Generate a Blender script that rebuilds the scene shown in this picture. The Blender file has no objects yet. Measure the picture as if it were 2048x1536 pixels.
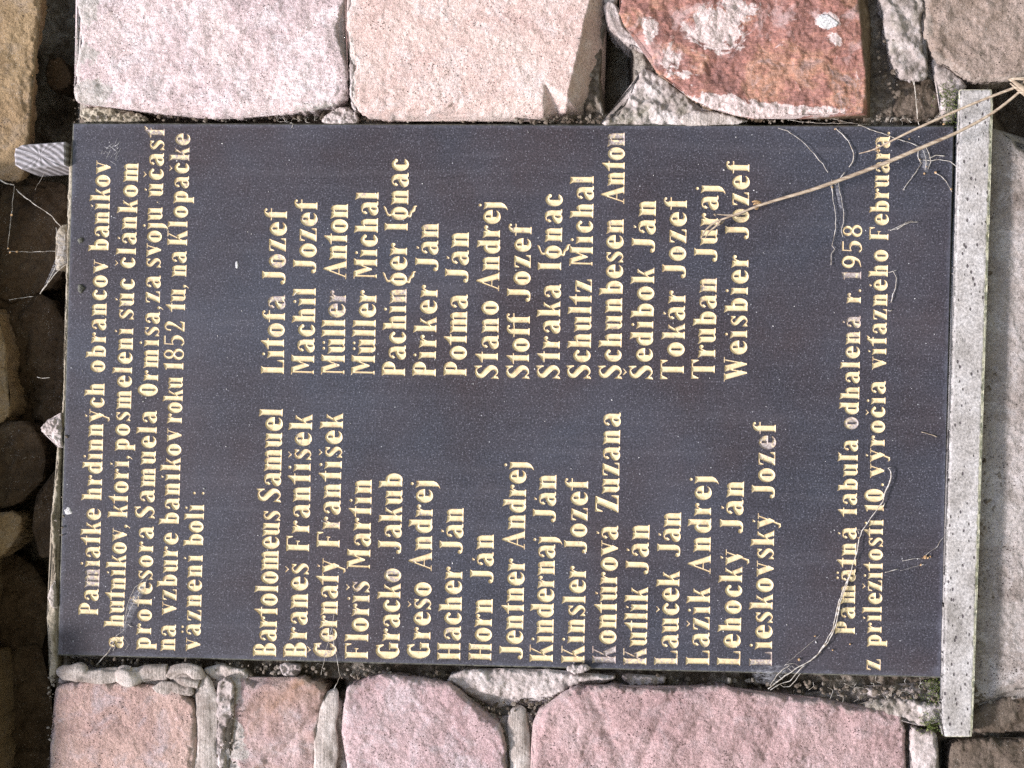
import bpy, math, random
import numpy as np
from mathutils import Matrix, Vector
from mathutils.geometry import delaunay_2d_cdt
random.seed(7); rng = np.random.default_rng(11)
S = bpy.context.scene

# ------------------------------------------------------------------ camera
# The photograph is turned a quarter: its left is up in the real place.
# X = along the wall (up in the picture), Z = real up (left in the picture), Y = into the wall.
ZO = 1.5
FPX = 2850.0
CM = np.array([[0.01765677, 0.05851341, -0.99813046],
               [-0.9997576, 0.01416521, -0.01685514],
               [0.01315248, 0.99818612, 0.05874933]])      # rows: picture right, picture down, forward
CL = np.array([-0.00894034, -1.6068703, -0.10983672 + ZO])
cam = bpy.data.cameras.new("camera"); co = bpy.data.objects.new("camera", cam)
S.collection.objects.link(co); S.camera = co
cam.sensor_width = 36.0; cam.lens = 36.0 * FPX / 2048.0; cam.clip_start = 0.01; cam.clip_end = 200
mw = Matrix.Identity(4)
for i in range(3):
    mw[i][0] = CM[0][i]; mw[i][1] = -CM[1][i]; mw[i][2] = -CM[2][i]; mw[i][3] = CL[i]
co.matrix_world = mw

# ------------------------------------------------------------------ sky, sun, exposure
SUN_EL, SUN_AZ = 56.0, -30.0          # azimuth measured from the way the wall faces (-Y), + towards +X
sd = Vector((math.sin(math.radians(SUN_AZ)) * math.cos(math.radians(SUN_EL)),
             -math.cos(math.radians(SUN_AZ)) * math.cos(math.radians(SUN_EL)), math.sin(math.radians(SUN_EL))))
w = bpy.data.worlds.new("World"); S.world = w; w.use_nodes = True
nt = w.node_tree; nt.nodes.clear()
sky = nt.nodes.new("ShaderNodeTexSky"); sky.sky_type = 'NISHITA'; sky.sun_disc = False
sky.sun_elevation = math.radians(SUN_EL); sky.sun_rotation = math.atan2(sd.x, sd.y)
sky.air_density = 1.0; sky.dust_density = 2.5; sky.ozone_density = 1.0
bg = nt.nodes.new("ShaderNodeBackground"); bg.inputs[1].default_value = 0.13
wo = nt.nodes.new("ShaderNodeOutputWorld")
nt.links.new(sky.outputs[0], bg.inputs[0]); nt.links.new(bg.outputs[0], wo.inputs[0])
sl = bpy.data.lights.new("sun", 'SUN'); sl.energy = 4.0; sl.angle = math.radians(8); sl.color = (1.0, 0.94, 0.94)
so = bpy.data.objects.new("sun", sl); S.collection.objects.link(so)
so.rotation_euler = sd.to_track_quat('Z', 'Y').to_euler(); so.location = (0, -3, 5)
S.view_settings.view_transform = 'Standard'; S.view_settings.look = 'None'
S.view_settings.gamma = 1.0; S.view_settings.exposure = 0.5
S.cycles.use_denoising = False

# the ground in front of the wall (below the picture)
def ground():
    me = bpy.data.meshes.new('ground'); me.from_pydata([(-40, -60, 0), (40, -60, 0), (40, .4, 0), (-40, .4, 0)], [], [(0, 1, 2, 3)])
    m = bpy.data.materials.new('grass_and_earth'); m.use_nodes = True; t = m.node_tree; n = t.nodes.new('ShaderNodeTexNoise'); n.inputs['Scale'].default_value = 60
    r = t.nodes.new('ShaderNodeValToRGB'); r.color_ramp.elements[0].color = (.10, .09, .05, 1); r.color_ramp.elements[1].color = (.16, .17, .08, 1)
    t.links.new(n.outputs[0], r.inputs[0]); t.links.new(r.outputs[0], t.nodes['Principled BSDF'].inputs['Base Color']); me.materials.append(m)
    o = bpy.data.objects.new('ground', me); S.collection.objects.link(o); o['kind'] = 'structure'
ground()

# ------------------------------------------------------------------ helpers
def P2W(px, py, y=0.0):
    """photograph pixel -> the point of the plane Y=y that is seen there (arrays allowed)"""
    px = np.asarray(px, float); py = np.asarray(py, float); y = np.asarray(y, float)
    a = (px - 1024) / FPX; b = (py - 768) / FPX
    d = a[..., None] * CM[0] + b[..., None] * CM[1] + CM[2]
    t = (y - CL[1]) / d[..., 1]
    return CL + d * t[..., None]

TAB = rng.random((256, 256))
def vnoise(x, y, seed=0):
    x = x + seed * 17.31; y = y + seed * 7.77
    xi = np.floor(x).astype(int); yi = np.floor(y).astype(int)
    fx = x - xi; fy = y - yi; fx = fx * fx * (3 - 2 * fx); fy = fy * fy * (3 - 2 * fy)
    a = TAB[xi & 255, yi & 255]; b = TAB[(xi + 1) & 255, yi & 255]
    c = TAB[xi & 255, (yi + 1) & 255]; d = TAB[(xi + 1) & 255, (yi + 1) & 255]
    return (a * (1 - fx) + b * fx) * (1 - fy) + (c * (1 - fx) + d * fx) * fy
def fbm(x, y, sc, oct=4, seed=0, gain=0.5):
    """-1..1, sc = size of the largest lump"""
    v = 0; a = 1; tot = 0
    for o in range(oct):
        ca, sa = math.cos(o * 1.1 + .3), math.sin(o * 1.1 + .3)
        v = v + a * (2 * vnoise((x * ca - y * sa) / sc, (x * sa + y * ca) / sc, seed + o * 3.1) - 1)
        tot += a; a *= gain; sc /= 2.03
    return v / tot

def chips(x, y, size, seed=0, k=1.0, tilt=.55):
    """broken-rock relief, about -1..1: the lower envelope of tilted shells scattered over the face"""
    ci = np.floor(x / size).astype(int); cj = np.floor(y / size).astype(int); out = np.full(np.shape(x), 9.)
    for di in (-1, 0, 1):
        for dj in (-1, 0, 1):
            a = ci + di; b = cj + dj
            def rn(q): return TAB[(a * 7 + q * 13 + seed * 5) & 255, (b * 11 + q * 29 + seed * 3) & 255]
            dx = x / size - (a + rn(1)); dy = y / size - (b + rn(2))
            out = np.minimum(out, rn(3) * .9 + (rn(4) - .5) * 2 * tilt * dx + (rn(5) - .5) * 2 * tilt * dy + k * (dx * dx + dy * dy))
    return out * 1.6 - 1
def sdf_poly(P, poly):
    """signed distance, + inside. P (n,2)"""
    poly = np.asarray(poly, float); n = len(poly)
    out = np.full(len(P), 1e9); ins = np.zeros(len(P), bool)
    for i in range(n):
        a = poly[i]; b = poly[(i + 1) % n]; e = b - a
        w_ = P - a; t = np.clip((w_ @ e) / max(e @ e, 1e-12), 0, 1)
        q = w_ - t[:, None] * e
        out = np.minimum(out, np.einsum('ij,ij->i', q, q))
        if a[1] != b[1]:
            c = ((a[1] > P[:, 1]) != (b[1] > P[:, 1])) & (P[:, 0] < (b[0] - a[0]) * (P[:, 1] - a[1]) / (b[1] - a[1]) + a[0])
            ins ^= c
    d = np.sqrt(out); return np.where(ins, d, -d)

def resample(poly, step, closed=True):
    poly = np.asarray(poly, float); out = []
    n = len(poly)
    for i in range(n if closed else n - 1):
        a = poly[i]; b = poly[(i + 1) % n]; k = max(1, int(round(np.hypot(*(b - a)) / step)))
        for j in range(k): out.append(a + (b - a) * j / k)
    if not closed: out.append(poly[-1])
    return np.array(out)
def smooth_closed(p, it=1):
    for _ in range(it): p = (np.roll(p, 1, 0) + 2 * p + np.roll(p, -1, 0)) / 4
    return p

def new_mesh(name, V, F, mats, smooth=True, parent=None, mat_idx=None):
    me = bpy.data.meshes.new(name)
    me.from_pydata([tuple(v) for v in np.asarray(V).tolist()], [], [tuple(f) for f in F])
    me.update()
    for m in (mats if isinstance(mats, (list, tuple)) else [mats]): me.materials.append(m)
    if smooth: me.polygons.foreach_set('use_smooth', [True] * len(me.polygons))
    if mat_idx is not None: me.polygons.foreach_set('material_index', mat_idx)
    o = bpy.data.objects.new(name, me); S.collection.objects.link(o)
    if parent is not None:
        o.parent = parent; o.matrix_parent_inverse = Matrix.Translation(-Vector(parent.location))
    return o
def thing(name, label, cat, loc, group=None):
    e = bpy.data.objects.new(name, None); S.collection.objects.link(e); e.location = loc
    e.empty_display_size = 0.05
    e['label'] = label; e['category'] = cat
    if group: e['group'] = group
    return e
def tag(o, label=None, cat=None, group=None, kind=None):
    if label: o['label'] = label
    if cat: o['category'] = cat
    if group: o['group'] = group
    if kind: o['kind'] = kind
    return o

# ------------------------------------------------------------------ materials
class NB:
    def __init__(s, name, rough=0.85, spec=0.3):
        s.m = bpy.data.materials.new(name); s.m.use_nodes = True; s.t = s.m.node_tree; s.N = s.t.nodes
        s.b = s.N['Principled BSDF']; s.b.inputs['Roughness'].default_value = rough
        s.b.inputs['Specular IOR Level'].default_value = spec
        s.co = s.N.new('ShaderNodeTexCoord').outputs['Object']
    def L(s, a, b): s.t.links.new(a, b)
    def mapping(s, scale=(1, 1, 1), rot=(0, 0, 0), loc=(0, 0, 0)):
        m = s.N.new('ShaderNodeMapping'); m.inputs['Scale'].default_value = scale
        m.inputs['Rotation'].default_value = rot; m.inputs['Location'].default_value = loc
        s.L(s.co, m.inputs[0]); return m.outputs[0]
    def noise(s, sc, det=5, rough=.55, dist=0, vec=None, out=0):
        n = s.N.new('ShaderNodeTexNoise'); n.inputs['Scale'].default_value = sc; n.inputs['Detail'].default_value = det
        n.inputs['Roughness'].default_value = rough; n.inputs['Distortion'].default_value = dist
        s.L(vec or s.co, n.inputs['Vector']); return n.outputs[out]
    def voro(s, sc, vec=None, feat='F1', out='Distance', rnd=1.0):
        n = s.N.new('ShaderNodeTexVoronoi'); n.feature = feat; n.inputs['Scale'].default_value = sc
        n.inputs['Randomness'].default_value = rnd
        s.L(vec or s.co, n.inputs['Vector']); return n.outputs[out]
    def ramp(s, f, stops, interp='LINEAR'):
        r = s.N.new('ShaderNodeValToRGB'); r.color_ramp.interpolation = interp; e = r.color_ramp.elements
        while len(e) < len(stops): e.new(0.5)
        for i, (p, c) in enumerate(stops):
            e[i].position = p; e[i].color = (*c, 1) if hasattr(c, '__len__') else (c, c, c, 1)
        s.L(f, r.inputs[0]); return r.outputs[0]
    def mix(s, f, a, b, mode='MIX'):
        m = s.N.new('ShaderNodeMix'); m.data_type = 'RGBA'; m.blend_type = mode
        for v, i in ((f, 0), (a, 6), (b, 7)):
            if isinstance(v, (int, float)): m.inputs[i].default_value = v
            elif isinstance(v, tuple): m.inputs[i].default_value = (*v, 1)
            else: s.L(v, m.inputs[i])
        return m.outputs[2]
    def math(s, op, a, b=0.0, c=None, clamp=False):
        m = s.N.new('ShaderNodeMath'); m.operation = op; m.use_clamp = clamp
        for i, v in enumerate((a, b, c)):
            if v is None: continue
            if isinstance(v, (int, float)): m.inputs[i].default_value = v
            else: s.L(v, m.inputs[i])
        return m.outputs[0]
    def attr(s, name):
        a = s.N.new('ShaderNodeAttribute'); a.attribute_name = name; return a.outputs['Fac']
    def bump(s, h, dist=0.001, strength=1.0, prev=None):
        b = s.N.new('ShaderNodeBump'); b.inputs['Distance'].default_value = dist; b.inputs['Strength'].default_value = strength
        s.L(h, b.inputs['Height'])
        if prev is not None: s.L(prev, b.inputs['Normal'])
        return b.outputs[0]
    def done(s, col, nrm=None, rough=None):
        if isinstance(col, tuple): s.b.inputs['Base Color'].default_value = (*col, 1)
        else: s.L(col, s.b.inputs['Base Color'])
        if nrm is not None: s.L(nrm, s.b.inputs['Normal'])
        if rough is not None: s.L(rough, s.b.inputs['Roughness'])
        return s.m

def stone_material(name, dark, mid, light, pale, pit=(0.09, 0.06, 0.06), pits=0.5, palev=0.5, streak=0.5, loc=(0, 0, 0), rust=None, grain=1.0, crust=.3):
    """weathered volcanic stone: large blotches, short streaks, fine grain, pits and pale crystals"""
    k = NB(name, 0.9, 0.2)
    base = k.mapping(loc=loc)
    n1 = k.noise(9, 8, .62, .6, base)
    c = k.ramp(n1, [(.30, dark), (.46, mid), (.62, light)])
    n2 = k.noise(30, 8, .68, .8, k.mapping(loc=(loc[0] + 3, 0, loc[2])))
    c = k.mix(k.math('MULTIPLY', k.ramp(n2, [(.50, 0.), (.66, 1.)]), palev), c, pale)
    st = k.noise(1, 5, .7, .6, k.mapping(scale=(430, 200, 150), rot=(0, .5, 0), loc=loc))
    c = k.mix(streak, c, k.ramp(st, [(.30, (.52, .46, .45)), (.5, (1, 1, 1)), (.72, (1.30, 1.27, 1.26))]), 'MULTIPLY')
    g = k.noise(520, 3, .7, 0, base)
    c = k.mix(.75 * grain, c, k.ramp(g, [(.28, .50), (.5, 1.), (.74, 1.42)]), 'MULTIPLY')
    if rust:
        r = k.ramp(k.noise(7, 7, .6, 1.2, k.mapping(loc=(loc[0] + 9, 2, loc[2]))), [(.52, 0.), (.68, 1.)])
        c = k.mix(k.math('MULTIPLY', r, .7), c, rust)
    v = k.voro(300, k.mapping(scale=(1, 1, .75), loc=loc))
    vm = k.noise(45, 3, .6, 0, base)
    pt = k.math('MULTIPLY', k.ramp(v, [(.12, 1.), (.24, 0.)]), k.ramp(vm, [(.46, 0.), (.60, 1.)]))
    c = k.mix(k.math('MULTIPLY', pt, pits), c, pit)
    vw = k.voro(420, k.mapping(loc=(5 + loc[0], 3, 1)))
    cr = k.math('MULTIPLY', k.ramp(vw, [(.10, 1.), (.22, 0.)]), k.ramp(vm, [(.40, 1.), (.5, 0.)]))
    c = k.mix(k.math('MULTIPLY', cr, .55), c, (.85, .82, .80))
    pa = k.ramp(k.math('ADD', k.attr('pale'), k.math('MULTIPLY', k.math('SUBTRACT', k.noise(60, 8, .7, .8, base), .5), 2.6)), [(.46, 0.), (.60, 1.)])
    c = k.mix(k.math('MULTIPLY', pa, .8), c, k.ramp(k.noise(300, 4, .75, 0, base), [(.34, (.30, .265, .24)), (.5, (.54, .50, .47)), (.66, (.70, .67, .64))]))
    # crust of mortar and dust round the edges (attribute: distance from the edge of the stone)
    ed = k.attr('edge')
    en = k.noise(55, 5, .6, 0, base)
    em = k.ramp(k.math('ADD', ed, k.math('MULTIPLY', k.math('SUBTRACT', en, .5), 1.5)), [(.02, 1.), (.22, 0.)])
    c = k.mix(k.math('MULTIPLY', em, crust), c, (.42, .39, .36))
    h = k.math('ADD', k.math('MULTIPLY', st, .45), k.math('MULTIPLY', g, .45))
    h = k.math('SUBTRACT', h, k.math('MULTIPLY', pt, .7))
    n = k.bump(h, 0.0016, 0.9)
    n = k.bump(k.noise(150, 7, .75, .4, base), 0.0034, 0.8, n)
    return k.done(c, n)

M = {}
M['white_pink'] = stone_material('pale_pink_rhyolite', (.46, .36, .375), (.66, .53, .54), (.78, .65, .645), (.85, .77, .80), pits=.7, palev=.75, streak=.75)
M['pink'] = stone_material('pink_rhyolite', (.60, .43, .40), (.72, .54, .495), (.78, .63, .585), (.84, .73, .72), pits=.7, palev=.65, streak=.5, loc=(4, 0, 2))
M['salmon'] = stone_material('salmon_rhyolite', (.37, .245, .23), (.52, .36, .32), (.58, .42, .375), (.54, .47, .51), pits=1., palev=.55, streak=.35, loc=(1, 0, 7))
M['mauve'] = stone_material('mauve_rhyolite', (.36, .26, .25), (.47, .335, .33), (.56, .43, .42), (.60, .52, .54), pits=.9, palev=.7, streak=.5, loc=(8, 0, 3), rust=(.30, .17, .09))
M['mauve_round'] = stone_material('mauve_grey_rhyolite', (.36, .25, .26), (.48, .335, .345), (.56, .42, .43), (.62, .53, .56), pits=1., palev=.8, streak=.5, loc=(2, 0, 13))
M['rose'] = stone_material('rose_rhyolite', (.37, .25, .25), (.49, .335, .335), (.55, .40, .40), (.58, .48, .50), pits=1., palev=.4, streak=.6, loc=(6, 0, 19))
M['brown_speckled'] = stone_material('brown_speckled_stone', (.20, .15, .12), (.30, .23, .19), (.38, .30, .26), (.46, .37, .33), pits=1., palev=.6, streak=.4, loc=(3, 0, 23))
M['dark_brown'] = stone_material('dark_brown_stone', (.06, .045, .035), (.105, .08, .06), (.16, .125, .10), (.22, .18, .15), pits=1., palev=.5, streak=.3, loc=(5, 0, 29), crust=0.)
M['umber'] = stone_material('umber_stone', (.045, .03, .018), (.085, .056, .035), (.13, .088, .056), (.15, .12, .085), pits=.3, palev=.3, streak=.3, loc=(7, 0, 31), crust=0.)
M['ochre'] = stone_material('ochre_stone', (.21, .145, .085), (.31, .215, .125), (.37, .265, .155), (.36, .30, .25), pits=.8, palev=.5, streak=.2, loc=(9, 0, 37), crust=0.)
M['grey_rough'] = stone_material('grey_rough_stone', (.20, .165, .145), (.33, .29, .27), (.42, .385, .37), (.52, .49, .49), pits=1., palev=.7, streak=.4, loc=(11, 0, 41))

# red stone: rust and white patches
k = NB('rust_red_stone', .6, .45)
n1 = k.noise(14, 9, .66, 1.6, k.mapping(loc=(1, 4, 2), scale=(1.3, 1, .8), rot=(0, .7, 0)))
c = k.ramp(n1, [(.30, (.14, .07, .065)), (.42, (.26, .125, .105)), (.53, (.34, .165, .135)), (.60, (.42, .225, .155)), (.68, (.42, .29, .27))])
st = k.noise(1, 6, .72, 1.0, k.mapping(scale=(330, 100, 80), rot=(0, .95, 0)))
c = k.mix(.8, c, k.ramp(st, [(.32, (.45, .40, .42)), (.5, (1, 1, 1)), (.70, (1.65, 1.45, 1.35))]), 'MULTIPLY')
pk = k.math('MULTIPLY', k.ramp(k.noise(26, 7, .65, .8, k.mapping(loc=(7, 1, 1))), [(.55, 0.), (.66, 1.)]), .65)
c = k.mix(pk, c, (.52, .38, .37))
wp = k.attr('pale')
wn = k.noise(38, 9, .68, 1.2)
wm = k.ramp(k.math('ADD', wp, k.math('MULTIPLY', k.math('SUBTRACT', wn, .5), 3.4)), [(.44, 0.), (.60, 1.)])
wc = k.mix(k.ramp(k.noise(420, 3, .7), [(.35, 0.), (.62, 1.)]), (.44, .34, .32), (.72, .60, .58))
c = k.mix(wm, c, wc)
g = k.noise(500, 3, .7)
c = k.mix(.55, c, k.ramp(g, [(.28, .55), (.5, 1.), (.72, 1.4)]), 'MULTIPLY')
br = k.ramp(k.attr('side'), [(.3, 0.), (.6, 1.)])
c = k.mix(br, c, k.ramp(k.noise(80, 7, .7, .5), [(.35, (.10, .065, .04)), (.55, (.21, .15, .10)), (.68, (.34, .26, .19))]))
n = k.bump(k.math('ADD', k.math('MULTIPLY', st, .6), k.math('MULTIPLY', g, .3)), .0016, .8)
n = k.bump(k.noise(120, 7, .7, .6), .003, .7, n)
M['red'] = k.done(c, n, k.ramp(k.noise(60, 5, .6), [(.4, .45), (.6, .8)]))

def mortar_material(name, dark, mid, light, green=0.0, bs=1.0, loc=0.0, striate=0.0):
    k = NB(name, .95, .15)
    mp = k.mapping(loc=(loc, 0, loc))
    c = k.ramp(k.noise(28, 9, .68, .4, mp), [(.33, dark), (.5, mid), (.64, light)])
    g = k.noise(380, 4, .75, 0, mp)
    c = k.mix(.8, c, k.ramp(g, [(.25, .40), (.48, 1.), (.75, 1.35)]), 'MULTIPLY')
    v = k.voro(160, mp); sm = k.ramp(k.noise(24, 4, .6, 0, mp), [(.48, 0.), (.62, 1.)])
    dk = k.math('MULTIPLY', k.ramp(v, [(.10, 1.), (.26, 0.)]), sm)
    c = k.mix(k.math('MULTIPLY', dk, .45), c, (.09, .075, .065))
    if green:
        gm = k.ramp(k.noise(16, 6, .65, .5, k.mapping(loc=(3 + loc, 0, 5))), [(.50, 0.), (.66, 1.)])
        c = k.mix(k.math('MULTIPLY', gm, green), c, (.20, .23, .11))
    if striate:
        s_ = k.noise(1, 5, .7, .3, k.mapping(scale=(22, 60, 620)))
        c = k.mix(striate, c, k.ramp(s_, [(.3, (.62, .61, .58)), (.5, (1, 1, 1)), (.7, (1.15, 1.14, 1.12))]), 'MULTIPLY')
        g = k.math('ADD', k.math('MULTIPLY', g, .4), s_)
    h = k.math('SUBTRACT', g, k.math('MULTIPLY', dk, .6))
    n = k.bump(h, .0014 * bs, .7); n = k.bump(k.noise(110, 6, .75, 0, mp), .004 * bs, .6, n)
    return k.done(c, n)
M['mortar_bed'] = mortar_material('brown_grey_mortar', (.07, .052, .038), (.19, .155, .125), (.40, .36, .32), bs=1.8)
M['mortar_light'] = mortar_material('light_grey_mortar', (.26, .21, .195), (.49, .425, .41), (.68, .615, .605), loc=2.)
M['mortar_smooth'] = mortar_material('smooth_grey_mortar', (.30, .25, .225), (.50, .44, .41), (.70, .635, .61), bs=1., loc=5., striate=.7)
M['mortar_green'] = mortar_material('green_grey_mortar', (.18, .148, .128), (.41, .355, .335), (.64, .58, .57), green=.3, loc=7.)
M['mortar_tan'] = mortar_material('tan_mortar', (.24, .20, .15), (.38, .33, .26), (.50, .45, .37), loc=9.)

# granite
k = NB('dark_polished_granite', .5, .35)
c = k.ramp(k.noise(5, 4, .6), [(.38, (.037, .029, .035)), (.62, (.034, .036, .050))])
g = k.noise(520, 3, .85)
c = k.mix(.95, c, k.ramp(g, [(.30, .10), (.47, .8), (.60, 2.0), (.74, 4.6)]), 'MULTIPLY')
vv = k.voro(420); vm = k.voro(420, out='Color')
fl = k.math('MULTIPLY', k.ramp(vv, [(.16, 1.), (.30, 0.)]), k.ramp(vm, [(.56, 0.), (.72, 1.)]))
c = k.mix(k.math('MULTIPLY', fl, .30), c, (.42, .42, .50))
v2 = k.voro(75, k.mapping(loc=(3, 0, 3))); v2c = k.voro(75, k.mapping(loc=(3, 0, 3)), out='Color')
sp = k.math('MULTIPLY', k.ramp(v2, [(.035, 1.), (.06, 0.)]), k.ramp(v2c, [(.62, 0.), (.66, 1.)]))
c = k.mix(k.math('MULTIPLY', sp, .75), c, (.55, .56, .60))
du = k.ramp(k.noise(6, 7, .65, .3, k.mapping(loc=(2, 0, 8))), [(.40, 0.), (.70, 1.)])
c = k.mix(k.math('MULTIPLY', du, .10), c, (.22, .23, .30))
stk = k.ramp(k.noise(1, 6, .7, .4, k.mapping(scale=(70, 20, 3.5))), [(.50, 0.), (.72, 1.)])
c = k.mix(k.math('MULTIPLY', stk, .10), c, (.22, .21, .24))
ed = k.attr('edge')      # worn, dusty arris
em = k.ramp(k.math('ADD', ed, k.math('MULTIPLY', k.math('SUBTRACT', k.noise(60, 6, .7), .5), .9)), [(.02, 1.), (.30, 0.)])
c = k.mix(k.math('MULTIPLY', em, .14), c, (.30, .33, .42))
M['granite'] = k.done(c, k.bump(g, .00012, .5), k.ramp(k.noise(9, 6, .6), [(.35, .52), (.65, .66)]))
k = NB('rough_granite_side', .8, .3)
M['granite_side'] = k.done(k.ramp(k.noise(180, 5, .7), [(.35, (.035, .035, .035)), (.65, (.17, .17, .14))]), k.bump(k.noise(260, 4, .7), .0006, .7))
# gilding
k = NB('worn_gilt_paint', .5, .35)
c = k.ramp(k.noise(160, 6, .7), [(.34, (.60, .44, .28)), (.46, (.77, .63, .38)), (.58, (.82, .70, .46))])
wear = k.attr('wear')
wm = k.ramp(k.math('ADD', wear, k.math('MULTIPLY', k.math('SUBTRACT', k.noise(170, 7, .75, .8), .5), 2.6)), [(.42, 0.), (.60, 1.)])
c = k.mix(k.math('MULTIPLY', wm, .85), c, k.ramp(k.noise(500, 2, .7), [(.4, (.20, .17, .20)), (.6, (.46, .42, .45))]))
sp = k.ramp(k.noise(620, 3, .8), [(.30, 1.), (.38, 0.)])
c = k.mix(k.math('MULTIPLY', sp, .7), c, (.30, .17, .11))
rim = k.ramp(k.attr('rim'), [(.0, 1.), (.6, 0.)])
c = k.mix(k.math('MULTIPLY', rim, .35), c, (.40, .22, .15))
M['gilt'] = k.done(c, k.bump(k.noise(500, 3, .7), .0003, .5))
# ledge stone
k = NB('pale_speckled_ledge_stone', .8, .3)
c = k.ramp(k.noise(20, 7, .62), [(.34, (.27, .25, .235)), (.5, (.42, .395, .385)), (.64, (.51, .49, .49))])
g = k.noise(450, 3, .7); c = k.mix(1., c, k.ramp(g, [(.28, .50), (.5, 1.), (.72, 1.5)]), 'MULTIPLY')
v = k.voro(190, k.mapping(scale=(.7, 1, 1.1))); vc = k.voro(190, k.mapping(scale=(.7, 1, 1.1)), out='Color')
pt = k.math('MULTIPLY', k.ramp(v, [(.22, 1.), (.32, 0.)]), k.ramp(vc, [(.46, 0.), (.52, 1.)]))
v = k.voro(70, k.mapping(loc=(3, 3, 3), scale=(.6, 1, 1.2))); vc = k.voro(70, k.mapping(loc=(3, 3, 3), scale=(.6, 1, 1.2)), out='Color')
p2 = k.math('MULTIPLY', k.ramp(v, [(.13, 1.), (.19, 0.)]), k.ramp(vc, [(.50, 0.), (.53, 1.)]))
pt = k.math('MAXIMUM', pt, p2)
c = k.mix(k.math('MULTIPLY', pt, .85), c, (.07, .055, .065))
edge_yellow = k.ramp(k.math('ADD', k.attr('edge'), k.math('MULTIPLY', k.math('SUBTRACT', k.noise(120, 5, .7), .5), .8)), [(.05, 1.), (.28, 0.)])  # yellowish towards the right edge and the ends of the ledge
c = k.mix(k.math('MULTIPLY', edge_yellow, .6), c, (.66, .64, .42))
h = k.math('SUBTRACT', g, k.math('MULTIPLY', pt, 1.6))
M['ledge'] = k.done(c, k.bump(h, .0009, .8))
# wood end grain
k = NB('weathered_grey_wood', .85, .2)
wv = k.N.new('ShaderNodeTexWave'); wv.wave_type = 'RINGS'; wv.rings_direction = 'Y'
wv.inputs['Scale'].default_value = 52; wv.inputs['Distortion'].default_value = 1.6; wv.inputs['Detail'].default_value = 3
wv.inputs['Detail Scale'].default_value = 2.0
pw_ = P2W(np.array([0.]), np.array([470.]), 0.)[0]
k.L(k.mapping(loc=tuple(-pw_)), wv.inputs['Vector'])
c = k.ramp(wv.outputs[1], [(.1, (.20, .185, .195)), (.45, (.30, .285, .30)), (.8, (.42, .40, .43))])
c = k.mix(.6, c, k.ramp(k.noise(420, 4, .7), [(.3, .55), (.5, 1.), (.7, 1.3)]), 'MULTIPLY')
M['wood'] = k.done(c, k.bump(wv.outputs[1], .0008, .6))
k = NB('dry_straw', .7, .3)
c = k.ramp(k.noise(1, 5, .7, .2, k.mapping(scale=(500, 500, 60), rot=(0, 1.1, 0))), [(.35, (.20, .14, .10)), (.5, (.38, .30, .22)), (.68, (.56, .48, .38))])
M['straw'] = k.done(c, k.bump(k.noise(700, 3, .7), .0003, .5))
k = NB('dusty_spider_silk', .9, .2)
M['silk'] = k.done(k.ramp(k.noise(260, 4, .7), [(.36, (.34, .29, .23)), (.50, (.60, .55, .49)), (.66, (.80, .78, .76))]))
M['silk'].node_tree.nodes['Principled BSDF'].inputs['Alpha'].default_value = 0.9
k = NB('silk_veil', .9, .1)
k.done((.62, .62, .68))
va = k.math('MULTIPLY', k.ramp(k.noise(1, 5, .75, .5, k.mapping(scale=(500, 100, 160), rot=(0, .6, 0))), [(.42, .02), (.70, .55)]), .8)
k.L(k.math('MULTIPLY', va, k.ramp(k.attr('edge'), [(0., 0.), (.6, 1.)])), k.b.inputs['Alpha'])
M['veil'] = k.m
k = NB('moss', .95, .1)
M['moss'] = k.done(k.ramp(k.noise(240, 3, .7), [(.35, (.05, .07, .02)), (.52, (.16, .20, .06)), (.66, (.36, .38, .20))]))
k = NB('dead_seed', .8, .2)
M['seed'] = k.done(k.ramp(k.noise(900, 3, .7), [(.4, (.28, .15, .07)), (.6, (.62, .44, .25))]))
k = NB('lime_crust', .9, .2)
M['lime'] = k.done(k.ramp(k.noise(600, 4, .7), [(.35, (.30, .29, .30)), (.5, (.62, .61, .62)), (.65, (.80, .79, .80))]), k.bump(k.noise(900, 3, .7), .0004, .6))

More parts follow.
